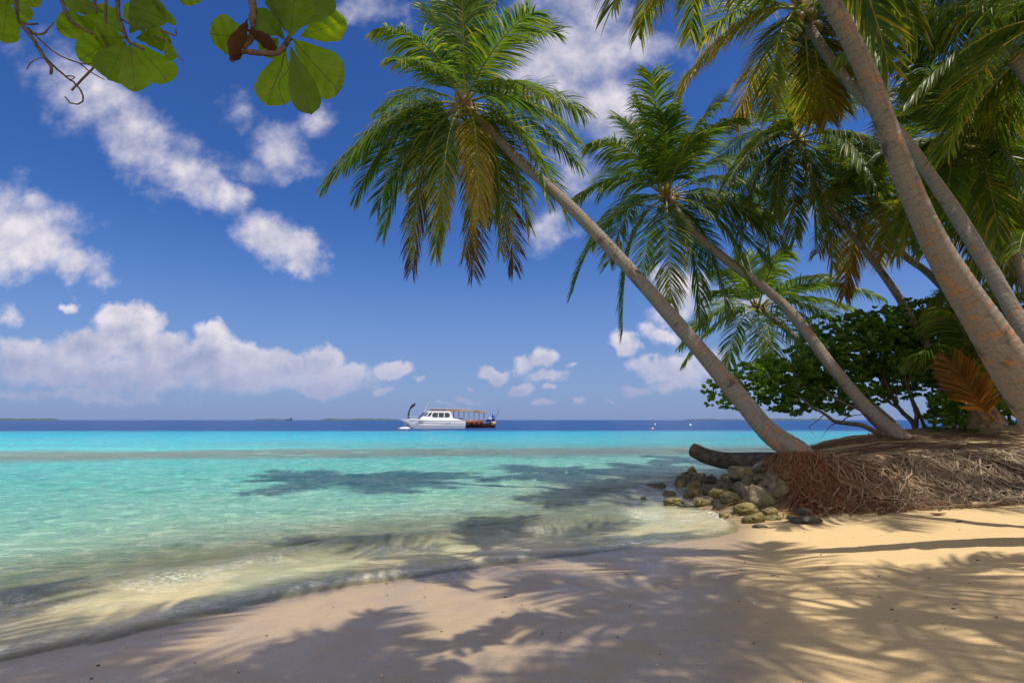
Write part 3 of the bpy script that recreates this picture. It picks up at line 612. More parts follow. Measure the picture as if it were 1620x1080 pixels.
    # P10: big drooping fronds from the right
    make_palm('coconut palm at the right edge with long low fronds hanging into the picture', [(2050, 700, 8.0), (1980, 500, 8.1), (1860, 240, 8.3), (1750, 70, 8.4), (1722, 35, 8.5)], .17, .12, lich=.2, seed=30, chord=3.4, flare=.3, age=.02, leaf=.9, n=112,
        tips=[(1440, 160, -1, .30), (1478, 285, 1, .36, .1), (1450, 95, 1, .32), (1500, 240, -1, .36), (1530, 20, 1, .2), (1560, 210, 1, .34), (1580, -80, -1, .15)], auto=14, autoskip=lambda az, e, d: e < R(-25))
    make_palm('tall coconut palm far back at the right, crown filling the dark gap near the edge', [(1760, 650, 15), (1720, 500, 15.2), (1640, 340, 15.5), (1590, 250, 15.8)], .16, .11, seed=33, chord=3.3, flare=.3, age=.04, auto=24)
    make_palm('coconut palm at the right edge whose low dark crown hangs over the thicket', [(1800, 660, 13), (1740, 560, 13.2), (1680, 460, 13.4), (1645, 400, 13.5)], .15, .11, seed=34, chord=3.0, flare=.3, age=.03, auto=18)
    # young palm in the thicket, no visible trunk
    make_palm('young coconut palm with upright fronds growing out of the thicket at right', [(1570, 660, 14.2), (1566, 636, 14.2), (1562, 615, 14.2)], .15, .11, seed=36, chord=2.8, flare=.3, age=.03, name='young_palm', group=None,
        tips=[(1478, 505, 1, .28), (1450, 560, -1, .3), (1515, 470, 1, .2), (1545, 460, -1, .1), (1590, 480, 1, .2), (1625, 520, -1, .28), (1420, 540, 1, .32), (1640, 580, 1, .3), (1500, 490, -1, .2), (1610, 600, -1, .3)])
    # palms standing just outside the frame; they throw the shadows on the near sand
    out = [((8.4, 1.2), (5.4, 2.5, 8.2), 41, 15, 3.0, 'right'), ((5.2, -3.2), (2.0, 0.0, 8.6), 42, 15, 2.9, 'near right'), ((-1.5, -5), (-0.4, 1.0, 8.6), 44, 14, 2.8, 'left')]
    for (b, h, sd, na, ch, wh) in out:
        b3 = (b[0], b[1], gz(b)); mid = ((b[0] * .55 + h[0] * .45), (b[1] * .6 + h[1] * .4), h[2] * .45)
        make_palm({'right': 'coconut palm outside the right edge whose crown shadow fills the lower right sand', 'near right': 'coconut palm behind the viewer shading the middle of the wet sand', 'left': 'coconut palm behind the viewer shading the lower left wet sand'}[wh], [b3, mid, h], .18, .12, seed=sd, chord=ch, world=True, auto=na, autoel=(75, -25), n=60, flare=.5, group='palms just outside the picture', width=.055)
palms()

# ------------------------------------------------------------------ shrubs
def leaf_cloud(g, C, D, size, rng, age):
    """obovate leaves: C centres (n,3), D directions (n,3)"""
    n = len(C); U = norm(np.cross(D, rng.randn(n, 3))); Nn = np.cross(U, D)
    prof = [(0, .04), (.35, .26), (.72, .36), (1.0, .05)]
    sz = size * (.7 + .6 * rng.rand(n)); rows = []
    for k, (a, w) in enumerate(prof):
        c = C + D * (sz * a)[:, None] - Nn * (sz * .22 * a * a)[:, None]
        rows += [c - U * (sz * w)[:, None] + Nn * (sz * w * .25)[:, None], c, c + U * (sz * w)[:, None] + Nn * (sz * w * .25)[:, None]]
    v = np.stack(rows, 1).reshape(-1, 3); b = (np.arange(n) * 12)[:, None]; fs = []
    for k in range(3):
        for j in range(2): fs.append(b + np.array([k * 3 + j, k * 3 + j + 1, k * 3 + 4 + j, k * 3 + 3 + j]))
    g.add(v, np.stack(fs, 1).reshape(-1, 4), np.repeat(np.clip(age, 0, 1), 12), 0)
def shrub(label, blobs, per, size, seed, branches, name='sea_lettuce_shrub', base=None, mat=None):
    rng = np.random.RandomState(seed); root = thing(name, label, 'shrub', base)
    base = np.array(base); g = G()
    for (px, py, Y, rx, ry, rz) in blobs:
        c = at(px, py, Y); n = int(per * rx * ry * rz * 4.2)
        u = norm(rng.randn(n, 3)); rr = (rng.rand(n) ** .33)[:, None]
        q = u * rr; lump = fbm(q[:, 0] * 2.5 + px, q[:, 2] * 2.5 + q[:, 1] * 2 + py, 3); keep = (lump > .36) | (rr[:, 0] < .55)
        q = q[keep] * (1 + .35 * (lump[keep, None] - .5)); R_ = c + q * np.array([rx, ry, rz])
        for k in range(8):
            m = len(R_); az = rng.rand(m) * 6.28; el = .15 + rng.rand(m) * .9
            D = np.stack([np.cos(az) * np.cos(el), np.sin(az) * np.cos(el), np.sin(el)], 1); D = norm(D + q * .45)
            leaf_cloud(g, R_ + D * .02, D, size, rng, .35 + .3 * (rng.rand(m) - .5) + .3 * (rng.rand(m) > .93))
    g.build('foliage', mat or M_BUSH, root, base)
    for br in branches:
        g = G(); pts = [at(*p[:3]) for p in br[0]]
        p = spline(pts, 26); p[1:-1] += (rng.rand(24, 3) - .5) * .018
        tube(g, p, np.linspace(br[1], br[2], 26), 8); g.build('branch', M_BRANCH, root, base)
shrub('large dark green shrub with open crooked stems between the leaning trunks', 
      [(1150, 625, 15.3, .62, .6, .42), (1195, 605, 15.4, .75, .8, .50), (1250, 595, 15.6, .95, 1.0, .68), (1315, 570, 15.8, 1.05, 1.1, .85), (1375, 545, 16, 1.1, 1.1, 1.0), (1430, 520, 16, .95, 1.1, .85), (1470, 500, 16, .7, .9, .45), (1260, 640, 15.3, 1.0, .8, .32), (1340, 625, 15.5, 1.1, 1.0, .5), (1420, 590, 15.7, 1.1, 1.0, .75), (1475, 565, 15.8, .75, .9, .8), (1290, 520, 16, .5, .6, .35), (1490, 620, 15.6, .5, .6, .5)], 88, .125, 51,
      [([(1442, 700, 14.6), (1446, 672, 14.7), (1424, 648, 14.9), (1405, 615, 15.1), (1395, 580, 15.4)], .075, .03),
       ([(1442, 700, 14.6), (1450, 660, 14.6), (1440, 625, 14.8), (1428, 585, 15)], .065, .03),
       ([(1470, 695, 14.6), (1455, 655, 14.6), (1438, 615, 14.8), (1445, 575, 15)], .045, .02),
       ([(1424, 648, 14.9), (1390, 625, 15), (1360, 610, 15.2)], .035, .015),
       ([(1424, 648, 14.9), (1418, 630, 15), (1420, 600, 15.2)], .03, .015),
       ([(1402, 690, 12.9), (1360, 672, 13.2), (1325, 668, 13.5), (1305, 655, 13.8), (1280, 640, 14.2), (1262, 625, 14.8)], .06, .02),
       ([(1402, 690, 12.9), (1365, 652, 13.3), (1325, 632, 13.8), (1300, 615, 14.4)], .04, .02),
       ([(1325, 668, 13.5), (1312, 676, 13.4), (1300, 692, 13.3)], .012, .004),
       ([(1305, 655, 13.8), (1290, 668, 13.6), (1280, 676, 13.5), (1290, 690, 13.4)], .012, .004),
       ([(1330, 668, 13.5), (1345, 658, 13.6), (1375, 655, 13.8)], .018, .006)], base=at(1442, 700, 14.6))
shrub('bright green low shrub beside the brown frond at right', [(1510, 645, 13.6, .55, .5, .40), (1495, 668, 13.4, .42, .4, .22), (1545, 630, 13.8, .6, .6, .5), (1490, 640, 13.5, .3, .3, .14), (1525, 675, 13.4, .4, .4, .2)], 180, .12, 53,
      [([(1530, 690, 13.6), (1520, 660, 13.6), (1510, 635, 13.6)], .03, .01)], base=at(1530, 690, 13.6))
shrub('dark thicket shrub at the right edge behind the stump', [(1590, 610, 14.8, .9, .8, .75), (1650, 580, 15, 1.2, 1, 1.1), (1600, 650, 14.6, .8, .6, .35), (1700, 640, 14.5, 1.2, 1, .7), (1560, 575, 15.5, .8, .7, .6)], 75, .13, 55,
      [([(1600, 680, 14.8), (1595, 650, 14.8), (1590, 610, 14.8)], .05, .02)], base=at(1600, 680, 14.8))

# ------------------------------------------------------------------ dead frond, stump, tarp, post
def extras():
    rng = np.random.RandomState(5)
    a = at(1572, 664, 11.6); b = at(1507, 575, 11.2); c = at(1542, 630, 11.3)
    root = thing('dead_frond', 'orange brown dead palm frond leaning upright against the stump', 'palm frond', a)
    g = G(); gs = G(); frond_geo(g, gs, a, c, b, rng, .3, .62, 88, .10, .5, .16, .034, rachis=.022, spread=.72); g.build('leaflets', M_DRYFROND, root, a); gs.build('stem', M_DRYFROND, root, a)
    p = [at(1562, 672, 12.6), at(1556, 655, 12.6), at(1545, 635, 12.7)]
    g = G(); pp = spline(p, 14); tube(g, pp, np.interp(np.linspace(0, 1, 14), [0, .5, 1], [.38, .26, .2]), 16, 0, 0, True, 1 + .2 * (rng.rand(14, 16) - .5))
    o = g.build('palm_stump', M_FIBRE, None, p[0]); o.location = p[0]; tag(o, 'fibrous brown palm stump half hidden behind the brown frond', 'stump')
    # blue tarpaulin bundle
    g = G(); c = at(1572, 622, 13.6); xs, ys = np.meshgrid(np.linspace(-.42, .42, 26), np.linspace(-.2, .2, 12), indexing='ij')
    for sgn in (1, -1):
        z = sgn * (.10 * (1 - (xs / .43) ** 2) * (1 - (ys / .21) ** 2)) + .05 * fbm(xs * 7, ys * 7, 3) - .12 * xs
        f = []
        i, j = np.meshgrid(np.arange(25), np.arange(11), indexing='ij'); f = np.stack([i * 12 + j, (i + 1) * 12 + j, (i + 1) * 12 + j + 1, i * 12 + j + 1], -1).reshape(-1, 4)
        g.add(np.stack([xs, ys, z], -1).reshape(-1, 3), f if sgn > 0 else f[:, ::-1])
    o = g.build('tarpaulin', simple('blue_tarp', (.015, .05, .22), (.03, .10, .42), 6, .4, .3, .01, .5)); o.location = c; tag(o, 'small crumpled blue tarpaulin hanging in the dark thicket', 'tarpaulin')
    g = G(); b = ground_hit(1375, 700); t = b + np.array([.01, 0, .22]); tube(g, np.array([b - (0, 0, .15), b, t]), [.012, .011, .008], 7)
    o = g.build('wooden_stake', M_BRANCH, None, b); o.location = b; tag(o, 'short thin wooden stake standing on the bank between the trunks', 'stake')
extras()

# ------------------------------------------------------------------ root bank
def roots():
    rng = np.random.RandomState(9); m, N, out = material('palm_root')
    ob = N.coord(); n = N.noise(ob, 20, 4, .6); a = N.attr('age')
    c = N.ramp(a, [(0, (.22, .075, .030)), (.25, (.25, .14, .075)), (.55, (.34, .25, .155)), (.85, (.46, .37, .26)), (1, (.10, .062, .040))])
    c = N.mix(N.mapr(n, .35, .7, 0, .6), c, (.09, .045, .025)); principled(N, out, c, .7, .3, N.bump(n, .5, .006))
    g = G(); cnt = 0
    def G_(x, y): return ground(np.array([x]).ravel(), np.array([y]).ravel())
    # fringe hanging down the bank face
    K = 11
    for i in range(2800):
        x0 = 4.75 + 7.2 * rng.rand() ** .85; y0 = 9.55 + 1.0 * rng.rand() ** 1.4
        ft = 9.30 + .25 * float(vnoise(x0 * .8, 40.)) - .25 * rng.rand() ** 2 - .25; ft = ft + .5 * rng.rand() * (rng.rand() < .5)
        lean = (rng.rand() - .55) * 3.4 * rng.rand() + .25; ln = max(.15, y0 - ft)
        t = np.linspace(0, 1, K); x = x0 + lean * t * ln + .06 * np.cumsum(rng.randn(K)); y = y0 - ln * t + .035 * np.cumsum(rng.randn(K)) * (1 - t * .6)
        z = G_(x, y) + .01 + .10 * rng.rand() * (1 - t * .8) + .10 * np.sin(t * 3.1) * rng.rand() + .02 * rng.randn(K)
        r = .005 + .022 * rng.rand() ** 4
        tube(g, np.stack([x, y, z], 1), np.linspace(r, r * .4, K), 4, np.clip((x0 - 4.8) / 4 + .5 * (rng.rand() - .5), 0, 1), 0, False)
    # tangles running along the bank top and slope
    for i in range(1050):
        x0 = 4.9 + 8.5 * rng.rand(); y0 = 9.6 + (.9 if i % 3 else 3.4) * rng.rand(); an = (rng.rand() - .5) * .9 + (math.pi if rng.rand() < .5 else 0); ln = .5 + 1.7 * rng.rand(); K2 = 14
        t = np.linspace(0, 1, K2); an = an + .25 * np.cumsum(rng.randn(K2)) * .5
        x = x0 + np.cumsum(np.cos(an)) * ln / K2; y = y0 + np.cumsum(np.sin(an)) * ln / K2 * .7
        z = G_(x, y) + .004 + .05 * np.sin(t * 3.14) * rng.rand()
        r = .005 + .014 * rng.rand() ** 3
        tube(g, np.stack([x, y, z], 1), np.linspace(r, r * .4, K2), 4, (np.clip((x0 - 4) / 8 + .4 * (rng.rand() - .3), 0, .85) if y0 < 10.5 else 1.0), 0, False)
    # roots spilling out round the foot of the long palm
    for i in range(260):
        b = at(1262, 718, 10.6); an = rng.rand() * 6.28; ln = (.15 if math.cos(an) < .1 else .4) + .3 * rng.rand(); t = np.linspace(0, 1, K)
        x = b[0] + np.cos(an) * (.22 + ln * t) + .02 * np.cumsum(rng.randn(K)); y = b[1] + np.sin(an) * (.22 + ln * t) + .02 * np.cumsum(rng.randn(K)); z = np.minimum(b[2] + .06 - .3 * t, 9) ; z = np.maximum(G_(x, y) + .02, z - t * .4)
        x = x + .03 * np.cumsum(rng.randn(K)); r = .005 + .007 * rng.rand(); tube(g, np.stack([x, y, z], 1), np.linspace(r, r * .5, K), 4, .25 * rng.rand(), 0, False)
    o = g.build('palm_roots', m); tag(o, 'tangled mat of red brown palm roots spilling down the sand bank', 'roots', kind='stuff')
roots()

# ------------------------------------------------------------------ fallen log
def log():
    rng = np.random.RandomState(12)
    m = simple('log_bark', (.022, .017, .015), (.12, .09, .072), 7, .85, .9, .04)
    pts = [at(1096, 711, 14.6), at(1120, 722, 14.3), at(1150, 729, 13.9), at(1190, 731, 13.3), at(1240, 735, 12.4)]
    root = thing('fallen_log', 'dark fallen palm log jutting over the water beyond the rocks', 'log', pts[2])
    p = spline(pts, 40); wob = 1 + .16 * (fbm(np.arange(18)[None] * .8 + 0 * p[:, :1], p[:, :1] * 3, 3) - .5)
    g = G(); tube(g, p, np.interp(np.linspace(0, 1, 40), [0, .04, .35, .7, 1], [.17, .185, .19, .22, .27]), 18, 0, 0, False, wob); g.build('bark', m, root, pts[2])
    g = G(); d = norm(p[0] - p[1]); tube(g, np.array([p[0] + d * .004, p[0] + d * .012]), [.165, .15], 18, 0); g.build('cut_end', simple('cut_wood', (.10, .075, .055), (.24, .18, .13), 14), root, pts[2])
log()

# ------------------------------------------------------------------ rocks
def rock_material(name, c0, c1, moss, amt):
    m, N, out = material(name); ob = N.coord(); n = N.noise(ob, 9, 6, .7); pit = N.new('ShaderNodeTexVoronoi'); N.put(pit, 'Vector', ob); pit.inputs['Scale'].default_value = 26
    c = N.mix(N.mapr(n, .3, .7), c0, c1); c = N.mix(N.math('MULTIPLY', N.mapr(N.noise(ob, 4, 4, .6), .42, .62), amt), c, moss)
    pp = N.mapr(pit.outputs['Distance'], .0, .35); c = N.mix(N.math('MULTIPLY', N.math('SUBTRACT', 1.0, pp), .55), c, (.03, .026, .02))
    principled(N, out, c, .72, .4, N.bump(N.math('ADD', N.math('MULTIPLY', n, 1.2), pp), .9, .02)); return m
M_ROCKS = {'grey': rock_material('grey_coral_rock', (.075, .062, .04), (.22, .18, .12), (.17, .145, .05), .6),
           'dark': rock_material('dark_coral_rock', (.035, .032, .028), (.13, .12, .10), (.10, .10, .05), .3),
           'olive': rock_material('olive_coral_rock', (.085, .068, .03), (.25, .20, .09), (.22, .185, .05), .6)}
def ico(sub=3):
    import bmesh
    bm = bmesh.new(); bmesh.ops.create_icosphere(bm, subdivisions=sub, radius=1); v = np.array([x.co[:] for x in bm.verts]); f = np.array([[w.index for w in q.verts] for q in bm.faces]); bm.free(); return v, f
IV, IF = ico(4)
from mathutils import noise as mn
def rock(px, py, w, h, kind, label, seed, group='rocks piled at the water edge'):
    p = ground_hit(px, py + h * .45); S = p[1] / 900
    rx = w * S * .52; rz = h * S * .54; ry = (rx + rz) * .5
    v = IV.copy(); d = np.array([mn.fractal(Vector(q * 1.1) + Vector((seed * 3.1, 0, 0)), .9, 2.1, 5) for q in v])
    cr = np.array([abs(mn.noise(Vector(q * 2.6) + Vector((seed * 1.7, 5, 0)))) for q in v])
    d2 = np.array([mn.fractal(Vector(q * 3.6) + Vector((seed * 1.1, 3, 0)), .8, 2.2, 4) for q in v]); v = v * (1 + .40 * d + .09 * d2 - .30 * (cr < .08) * (1 - cr / .08))[:, None]
    for _ in range(6):
        nrm = norm(np.random.RandomState(seed * 7 + _).randn(3)); k = v @ nrm; v = v - nrm * np.maximum(k - .66, 0)[:, None] * .85
    v = v * np.array([rx, ry, rz]) ; v[:, 2] = np.maximum(v[:, 2], -rz * .55)
    g = G(); g.add(v, IF); o = g.build('rock', M_ROCKS[kind]); o.location = (p[0], p[1] + ry * .5, p[2] + rz * .45)
    o.rotation_euler = (0, 0, seed % 5 * .2 - .4); tag(o, label, 'rock', group)
RK = [(1208, 786, 44, 42, 'grey', 'largest pitted grey brown rock, against the left end of the roots'),
 (1178, 744, 42, 26, 'grey', 'broad grey rock just below the fallen log'), (1149, 768, 36, 24, 'dark', 'dark rock in the middle of the pile left of the broad grey ones'),
 (1126, 760, 26, 15, 'dark', 'small dark rock at the back left of the pile'), (1082, 759, 24, 17, 'dark', 'dark rounded rock standing alone at the left of the pile'),
 (1038, 767, 30, 10, 'dark', 'flat dark rock awash farthest left'), (1017, 788, 10, 6, 'dark', 'tiny dark rock poking from the water left of the pile'),
 (1103, 779, 30, 18, 'olive', 'olive rock at the left front of the pile'), (1134, 780, 26, 22, 'olive', 'upright olive rock left of the yellowish one'),
 (1159, 786, 36, 20, 'olive', 'wide yellowish rock at the front middle of the pile'), (1188, 776, 36, 28, 'grey', 'grey brown rock behind and left of the largest one'),
 (1233, 776, 30, 32, 'grey', 'tall tan rock touching the red roots'), (1226, 756, 30, 26, 'grey', 'tan rock leaning under the trunk foot'),
 (1208, 740, 26, 18, 'dark', 'dark rock under the log at the back right of the pile'), (1190, 757, 30, 17, 'grey', 'pale grey flat topped rock in the middle of the pile'),
 (1069, 793, 38, 14, 'olive', 'low olive rock washed by the foam at far left front'), (1111, 793, 32, 16, 'olive', 'olive rock at the edge of the foam, front left'),
 (1136, 799, 17, 13, 'dark', 'small dark rock in front of the pile by the foam'), (1180, 803, 42, 24, 'olive', 'big dark olive block in front of the largest rock'),
 (1197, 818, 34, 19, 'olive', 'bright yellow green rock on the sand at the very front'), (1222, 809, 26, 15, 'olive', 'olive rock right of the bright yellow green one'),
 (1228, 818, 28, 9, 'olive', 'flat olive stone on the sand beside the front rocks'), (1281, 808, 34, 14, 'dark', 'upper of two dark rocks lying apart on the sand in front of the roots'),
 (1276, 821, 48, 15, 'dark', 'lower and wider of two dark rocks lying apart on the sand'), (1205, 832, 22, 6, 'dark', 'small flat dark stone on open sand nearest the viewer'),
 (1251, 817, 13, 7, 'grey', 'pebble between the front rocks and the dark pair'), (1147, 814, 17, 11, 'olive', 'small olive stone at the swash edge'),
 (1160, 755, 24, 16, 'grey', 'grey rock left of the broad rock below the log'), (1100, 765, 22, 14, 'dark', 'dark rock between the lone rounded rock and the pile'),
 (1120, 776, 20, 14, 'dark', 'dark rock wedged behind the olive front rocks'), (1172, 768, 26, 18, 'grey', 'grey rock at the heart of the pile'), (1216, 765, 24, 18, 'grey', 'tan rock between the pale flat one and the tall tan one')]
for i, r in enumerate(RK): rock(*r, seed=i + 2)
rr = np.random.RandomState(77)
for i in range(60):
    px = 1060 + 180 * rr.rand(); py = np.interp(px, [1060, 1140, 1240], [770, 768, 768]) + (rr.rand() - .5) * 56
    rock(px, py, 9 + 13 * rr.rand(), 7 + 9 * rr.rand(), ['dark', 'grey', 'olive'][rr.randint(3)], 'small coral rubble stone filling gaps of the rock pile', 100 + i, 'small rubble stones in the rock pile')

# ------------------------------------------------------------------ litter on the sand
def litter():
    rng = np.random.RandomState(4); M = simple('dry_leaf', (.10, .04, .02), (.24, .11, .05), 20, .7, .3, .003)
    names = ['curled brown leaf lying below the right end of the roots', 'dark brown leaf on lit sand above the trunk shadow', 'thin brown leaf scrap right of the dark rock pair', 'small leaf scrap beside the trunk shadow at right']
    for (px, py, w), lab in zip([(1524, 803, .10), (1484, 815, .13), (1392, 815, .07), (1518, 826, .06)], names):
        p = ground_hit(px, py); g = G(); t = np.linspace(-1, 1, 9); an = rng.rand() * 1.2 - .6
        for sgn in (1, -1):
            rows = []
            for k in t:
                ww = .3 * (1 - k * k) + .03; rows += [(k, -ww, .28 * ww + .18 * k * k + sgn * .01), (k, 0, .18 * k * k + sgn * .01), (k, ww, .5 * ww + .18 * k * k + sgn * .01)]
            v = np.array(rows) * w; v = np.stack([v[:, 0] * math.cos(an) - v[:, 1] * math.sin(an), v[:, 0] * math.sin(an) + v[:, 1] * math.cos(an), v[:, 2] + .008], 1)
            f = [(3 * i + j, 3 * i + j + 1, 3 * i + j + 4, 3 * i + j + 3) for i in range(8) for j in range(2)]; g.add(v, f if sgn > 0 else np.array(f)[:, ::-1])
        o = g.build('fallen_leaf', M); o.location = p; tag(o, lab, 'leaf', 'dry leaves on the sand')
    p = ground_hit(1556, 802); g = G(); q = spline([(-.22, -.02, .05), (-.05, 0, .045), (.12, .02, .05), (.34, .06, .09)], 20)
    tube(g, q, np.interp(np.linspace(0, 1, 20), [0, .3, 1], [.05, .035, .012]), 9, 0, 0, True, 1 + .3 * (rng.rand(20, 9) - .5))
    o = g.build('driftwood', simple('driftwood_wood', (.30, .20, .10), (.52, .38, .22), 16)); o.location = p; tag(o, 'pale bit of driftwood on the sand below the right end of the roots', 'driftwood')
    # short twigs stranded by footprints
litter()
def specks():
    rng = np.random.RandomState(31); g = G(); V, Fq = ico(1)
    for i in range(360):
        y = 2.6 + 6.4 * rng.rand(); x = (rng.rand() * 1.9 - .75) * y
        if shore_d(np.array([x]), np.array([y]))[0] < .25: continue
        z = gz((x, y)); r = .003 + .009 * rng.rand() ** 3
        if rng.rand() < .10:
            an = rng.rand() * 6.28; l = .012 + .03 * rng.rand(); d = np.array([math.cos(an), math.sin(an), .1])
            tube(g, np.array([x, y, z + .004]) + d * np.linspace(-l, l, 4)[:, None] + (rng.rand(4, 3) - .5) * .012, [.002, .003, .003, .001], 5, .2 + .3 * rng.rand())
        else: g.add(V * np.array([r * 1.4, r, r * .6]) * (1 + .3 * rng.rand(len(V), 1)) + np.array([x, y, z + r * .3]), Fq, rng.rand())
    m, N, out = material('shell_grit'); c = N.ramp(N.attr('age'), [(0, (.06, .03, .02)), (.5, (.16, .09, .05)), (.8, (.45, .36, .28)), (1, (.7, .66, .6))]); principled(N, out, c, .6)
    o = g.build('beach_grit', m); tag(o, 'scattered shell grit and bark crumbs on the sand', 'grit', kind='stuff')
specks()

# ------------------------------------------------------------------ boats
def loft(g, secs, mi=0, close=False, caps=True):
    S = np.array(secs, float); n, k = S.shape[:2]
    i, j = np.meshgrid(np.arange(n - 1), np.arange(k if close else k - 1), indexing='ij'); j2 = (j + 1) % k
    f = np.stack([i * k + j, (i + 1) * k + j, (i + 1) * k + j2, i * k + j2], -1).reshape(-1, 4); g.add(S.reshape(-1, 3), f, 0, mi)
    if caps:
        for r in (0, n - 1):
            v = np.vstack([S[r], S[r].mean(0)]); a = np.arange(k if close else k - 1)
            g.add(v, np.stack([a, (a + 1) % k, np.full(len(a), k)], 1), 0, mi)
WHITE = paint('white_gelcoat', (.80, .80, .78), .3, .04); GLASSY = paint('dark_window', (.02, .035, .06), .08, .2)
def boats():
    steel = paint('steel_rail', (.55, .55, .55), .3, .1, .6)
    o = at(690, 676.5, 112); o[2] = 0
    root = thing('catamaran_boat', 'white motor catamaran with a row of dark cabin windows moored offshore', 'boat', o); root.rotation_euler = (0, 0, R(20))
    # x towards the stern, bow at -x ; near side is -y
    for sy in (-1, 1):
        g = G(); secs = []
        for x in np.linspace(-5.6, 5.4, 16):
            q = (x + 5.6) / 11; rise = 1.45 + .30 * (1 - q) ** 2; w = .95 * min(1, (q + .02) * 3.4) ** .6; keel = -.35 if q > .12 else -.35 + (.12 - q) * 5
            flare = .04 * (1 - q); xx = x - (.7 * (1 - q) ** 2)
            secs.append([(xx - .3 * (q < .01), sy * 1.35 - w * (.5 + flare), rise), (x + (.3 if q < .15 else 0), sy * 1.35 - w * .5, .62), (x + .5 * (q < .15), sy * 1.35 - w * .2, keel), (x + .5 * (q < .15), sy * 1.35 + w * .2, keel), (x + (.3 if q < .15 else 0), sy * 1.35 + w * .5, .62), (xx - .3 * (q < .01), sy * 1.35 + w * (.5 + flare * .3), rise)])
        loft(g, secs); g.build('hull', WHITE, root, smooth=False)
    g = G(); secs = []
    for x in np.linspace(-5.5, 5.4, 12):
        q = (x + 5.5) / 10.9; rise = 1.45 + .30 * (1 - q) ** 2; hw = 1.9 * min(1, .72 + q * 1.4); secs.append([(x, -hw, rise - .5), (x, -hw - .03, rise + .02), (x, -hw * .8, rise + .10), (x, hw * .8, rise + .10), (x, hw + .03, rise + .02), (x, hw, rise - .5)])
    loft(g, secs, close=True); g.build('deck', WHITE, root, smooth=False)
    g = G(); pr = [(-3.7, 1.55), (-2.3, 3.05), (-1.9, 3.22), (2.35, 3.22), (2.55, 3.05), (3.0, 1.9), (4.8, 1.6), (4.8, 1.45), (-3.7, 1.45)]
    secs = []
    for y, k in ((-1.62, 0), (-1.45, 1), (1.45, 1), (1.62, 0)): secs.append([(x, y + (0.10 * np.sign(-y) * (z - 1.5) / 1.6), z - (0.06 if not k else 0)) for x, z in pr])
    loft(g, secs, close=True); g.build('cabin', WHITE, root, smooth=False)
    g = G(); box(g, (.0, 0, 3.28), (2.45, 1.45, .045)); g.build('roof', paint('cabin_roof', (.70, .66, .60), .5), root)
    def win(poly):
        for sy in (-1, 1):
            g = G(); v = [(x, sy * (1.62 - .10 * (z - 1.5) / 1.6 + .02), z) for x, z in poly] + [(x, sy * (1.62 - .10 * (z - 1.5) / 1.6 - .04), z) for x, z in poly]
            k = len(poly); a = np.arange(k); g.add(v, np.stack([a, (a + 1) % k, (a + 1) % k + k, a + k], 1)); c = np.vstack([v[:k], np.mean(v[:k], 0)])
            g.add(c, np.stack([a, (a + 1) % k, np.full(k, k)], 1)); g.build('window', GLASSY, root, smooth=False)
    win([(-2.95, 2.35), (-2.25, 3.02), (-1.85, 3.02), (-2.4, 2.35)]); win([(-2.2, 2.3), (-1.6, 3.02), (-1.15, 3.02), (-1.55, 2.3)])
    win([(-1.2, 2.45), (-.95, 3.0), (-.05, 3.0), (-.05, 2.1), (-1.0, 2.1)]); win([(.12, 2.1), (.12, 3.0), (1.12, 3.0), (1.12, 2.1)]); win([(1.3, 2.1), (1.3, 3.0), (2.0, 3.0), (2.3, 2.7), (2.3, 2.3), (2.1, 2.1)])
    g = G()
    for y in (-.75, .75):
        g.add([(-3.62, y - .6, 1.72), (-3.62, y + .6, 1.72), (-2.42, y + .55, 3.0), (-2.42, y - .55, 3.0)], [(0, 1, 2, 3)])
        g.add([(-3.58, y - .6, 1.68), (-3.58, y + .6, 1.68), (-2.38, y + .55, 2.96), (-2.38, y - .55, 2.96)], [(3, 2, 1, 0)])
    g.build('windscreen', GLASSY, root, smooth=False)
    g = G()
    for sy in (-1, 1):
        tube(g, [(-5.9, sy * .9, 2.3), (-5.2, sy * 1.5, 2.25), (-3.6, sy * 1.75, 2.1)], .025, 6)
        for x, y in ((-5.8, 1.0), (-5.0, 1.55), (-4.2, 1.68)): tube(g, [(x, sy * y, 1.5), (x, sy * y, 2.28)], .02, 6)
    tube(g, [(-5.9, -.9, 2.3), (-6.1, 0, 2.3), (-5.9, .9, 2.3)], .025, 6); g.build('bow_rail', steel, root)
    g = G(); tube(g, [(-2.6, -.5, 3.0), (-1.6, -.5, 5.0)], [.03, .012], 6); g.build('antenna', WHITE, root)
    g = G(); box(g, (-.1, -1.90, 1.50), (5.5, .06, .03)); g.build('rub_rail', paint('rub_rail', (.05, .09, .12), .5), root)
    g = G()
    for x0 in (-.2, .4, .75, 1.1): box(g, (x0 + 1.2, -1.93, 1.05), (.12, .012, .05))
    g.build('hull_marking', paint('pale_blue_marking', (.15, .40, .55), .5), root)
    g = G(); box(g, (-3.3, -1.93, 1.12), (.42, .012, .05)); g.build('hull_vent', GLASSY, root)
    g = G(); box(g, (5.6, -1.3, .75), (.18, .2, .5)); g.build('outboard_motor', GLASSY, root)
    # traditional boat behind
    o = at(716, 674, 119); o[2] = 0
    root = thing('dhoni_boat', 'traditional wooden passenger boat with curved black prow and red roof behind the catamaran', 'boat', o); root.rotation_euler = (0, 0, R(4))
    woodd = simple('dark_hull_wood', (.06, .025, .02), (.13, .05, .035), 1.5, .5, .1); red = simple('red_brown_paint', (.16, .038, .022), (.24, .06, .035), 2, .5, .1); black = paint('black_prow', (.02, .018, .018), .4); tan = simple('tan_timber', (.32, .20, .10), (.5, .34, .18), 2, .6, .1); blue = paint('blue_paint', (.015, .035, .30), .4)
    g = G(); secs = []
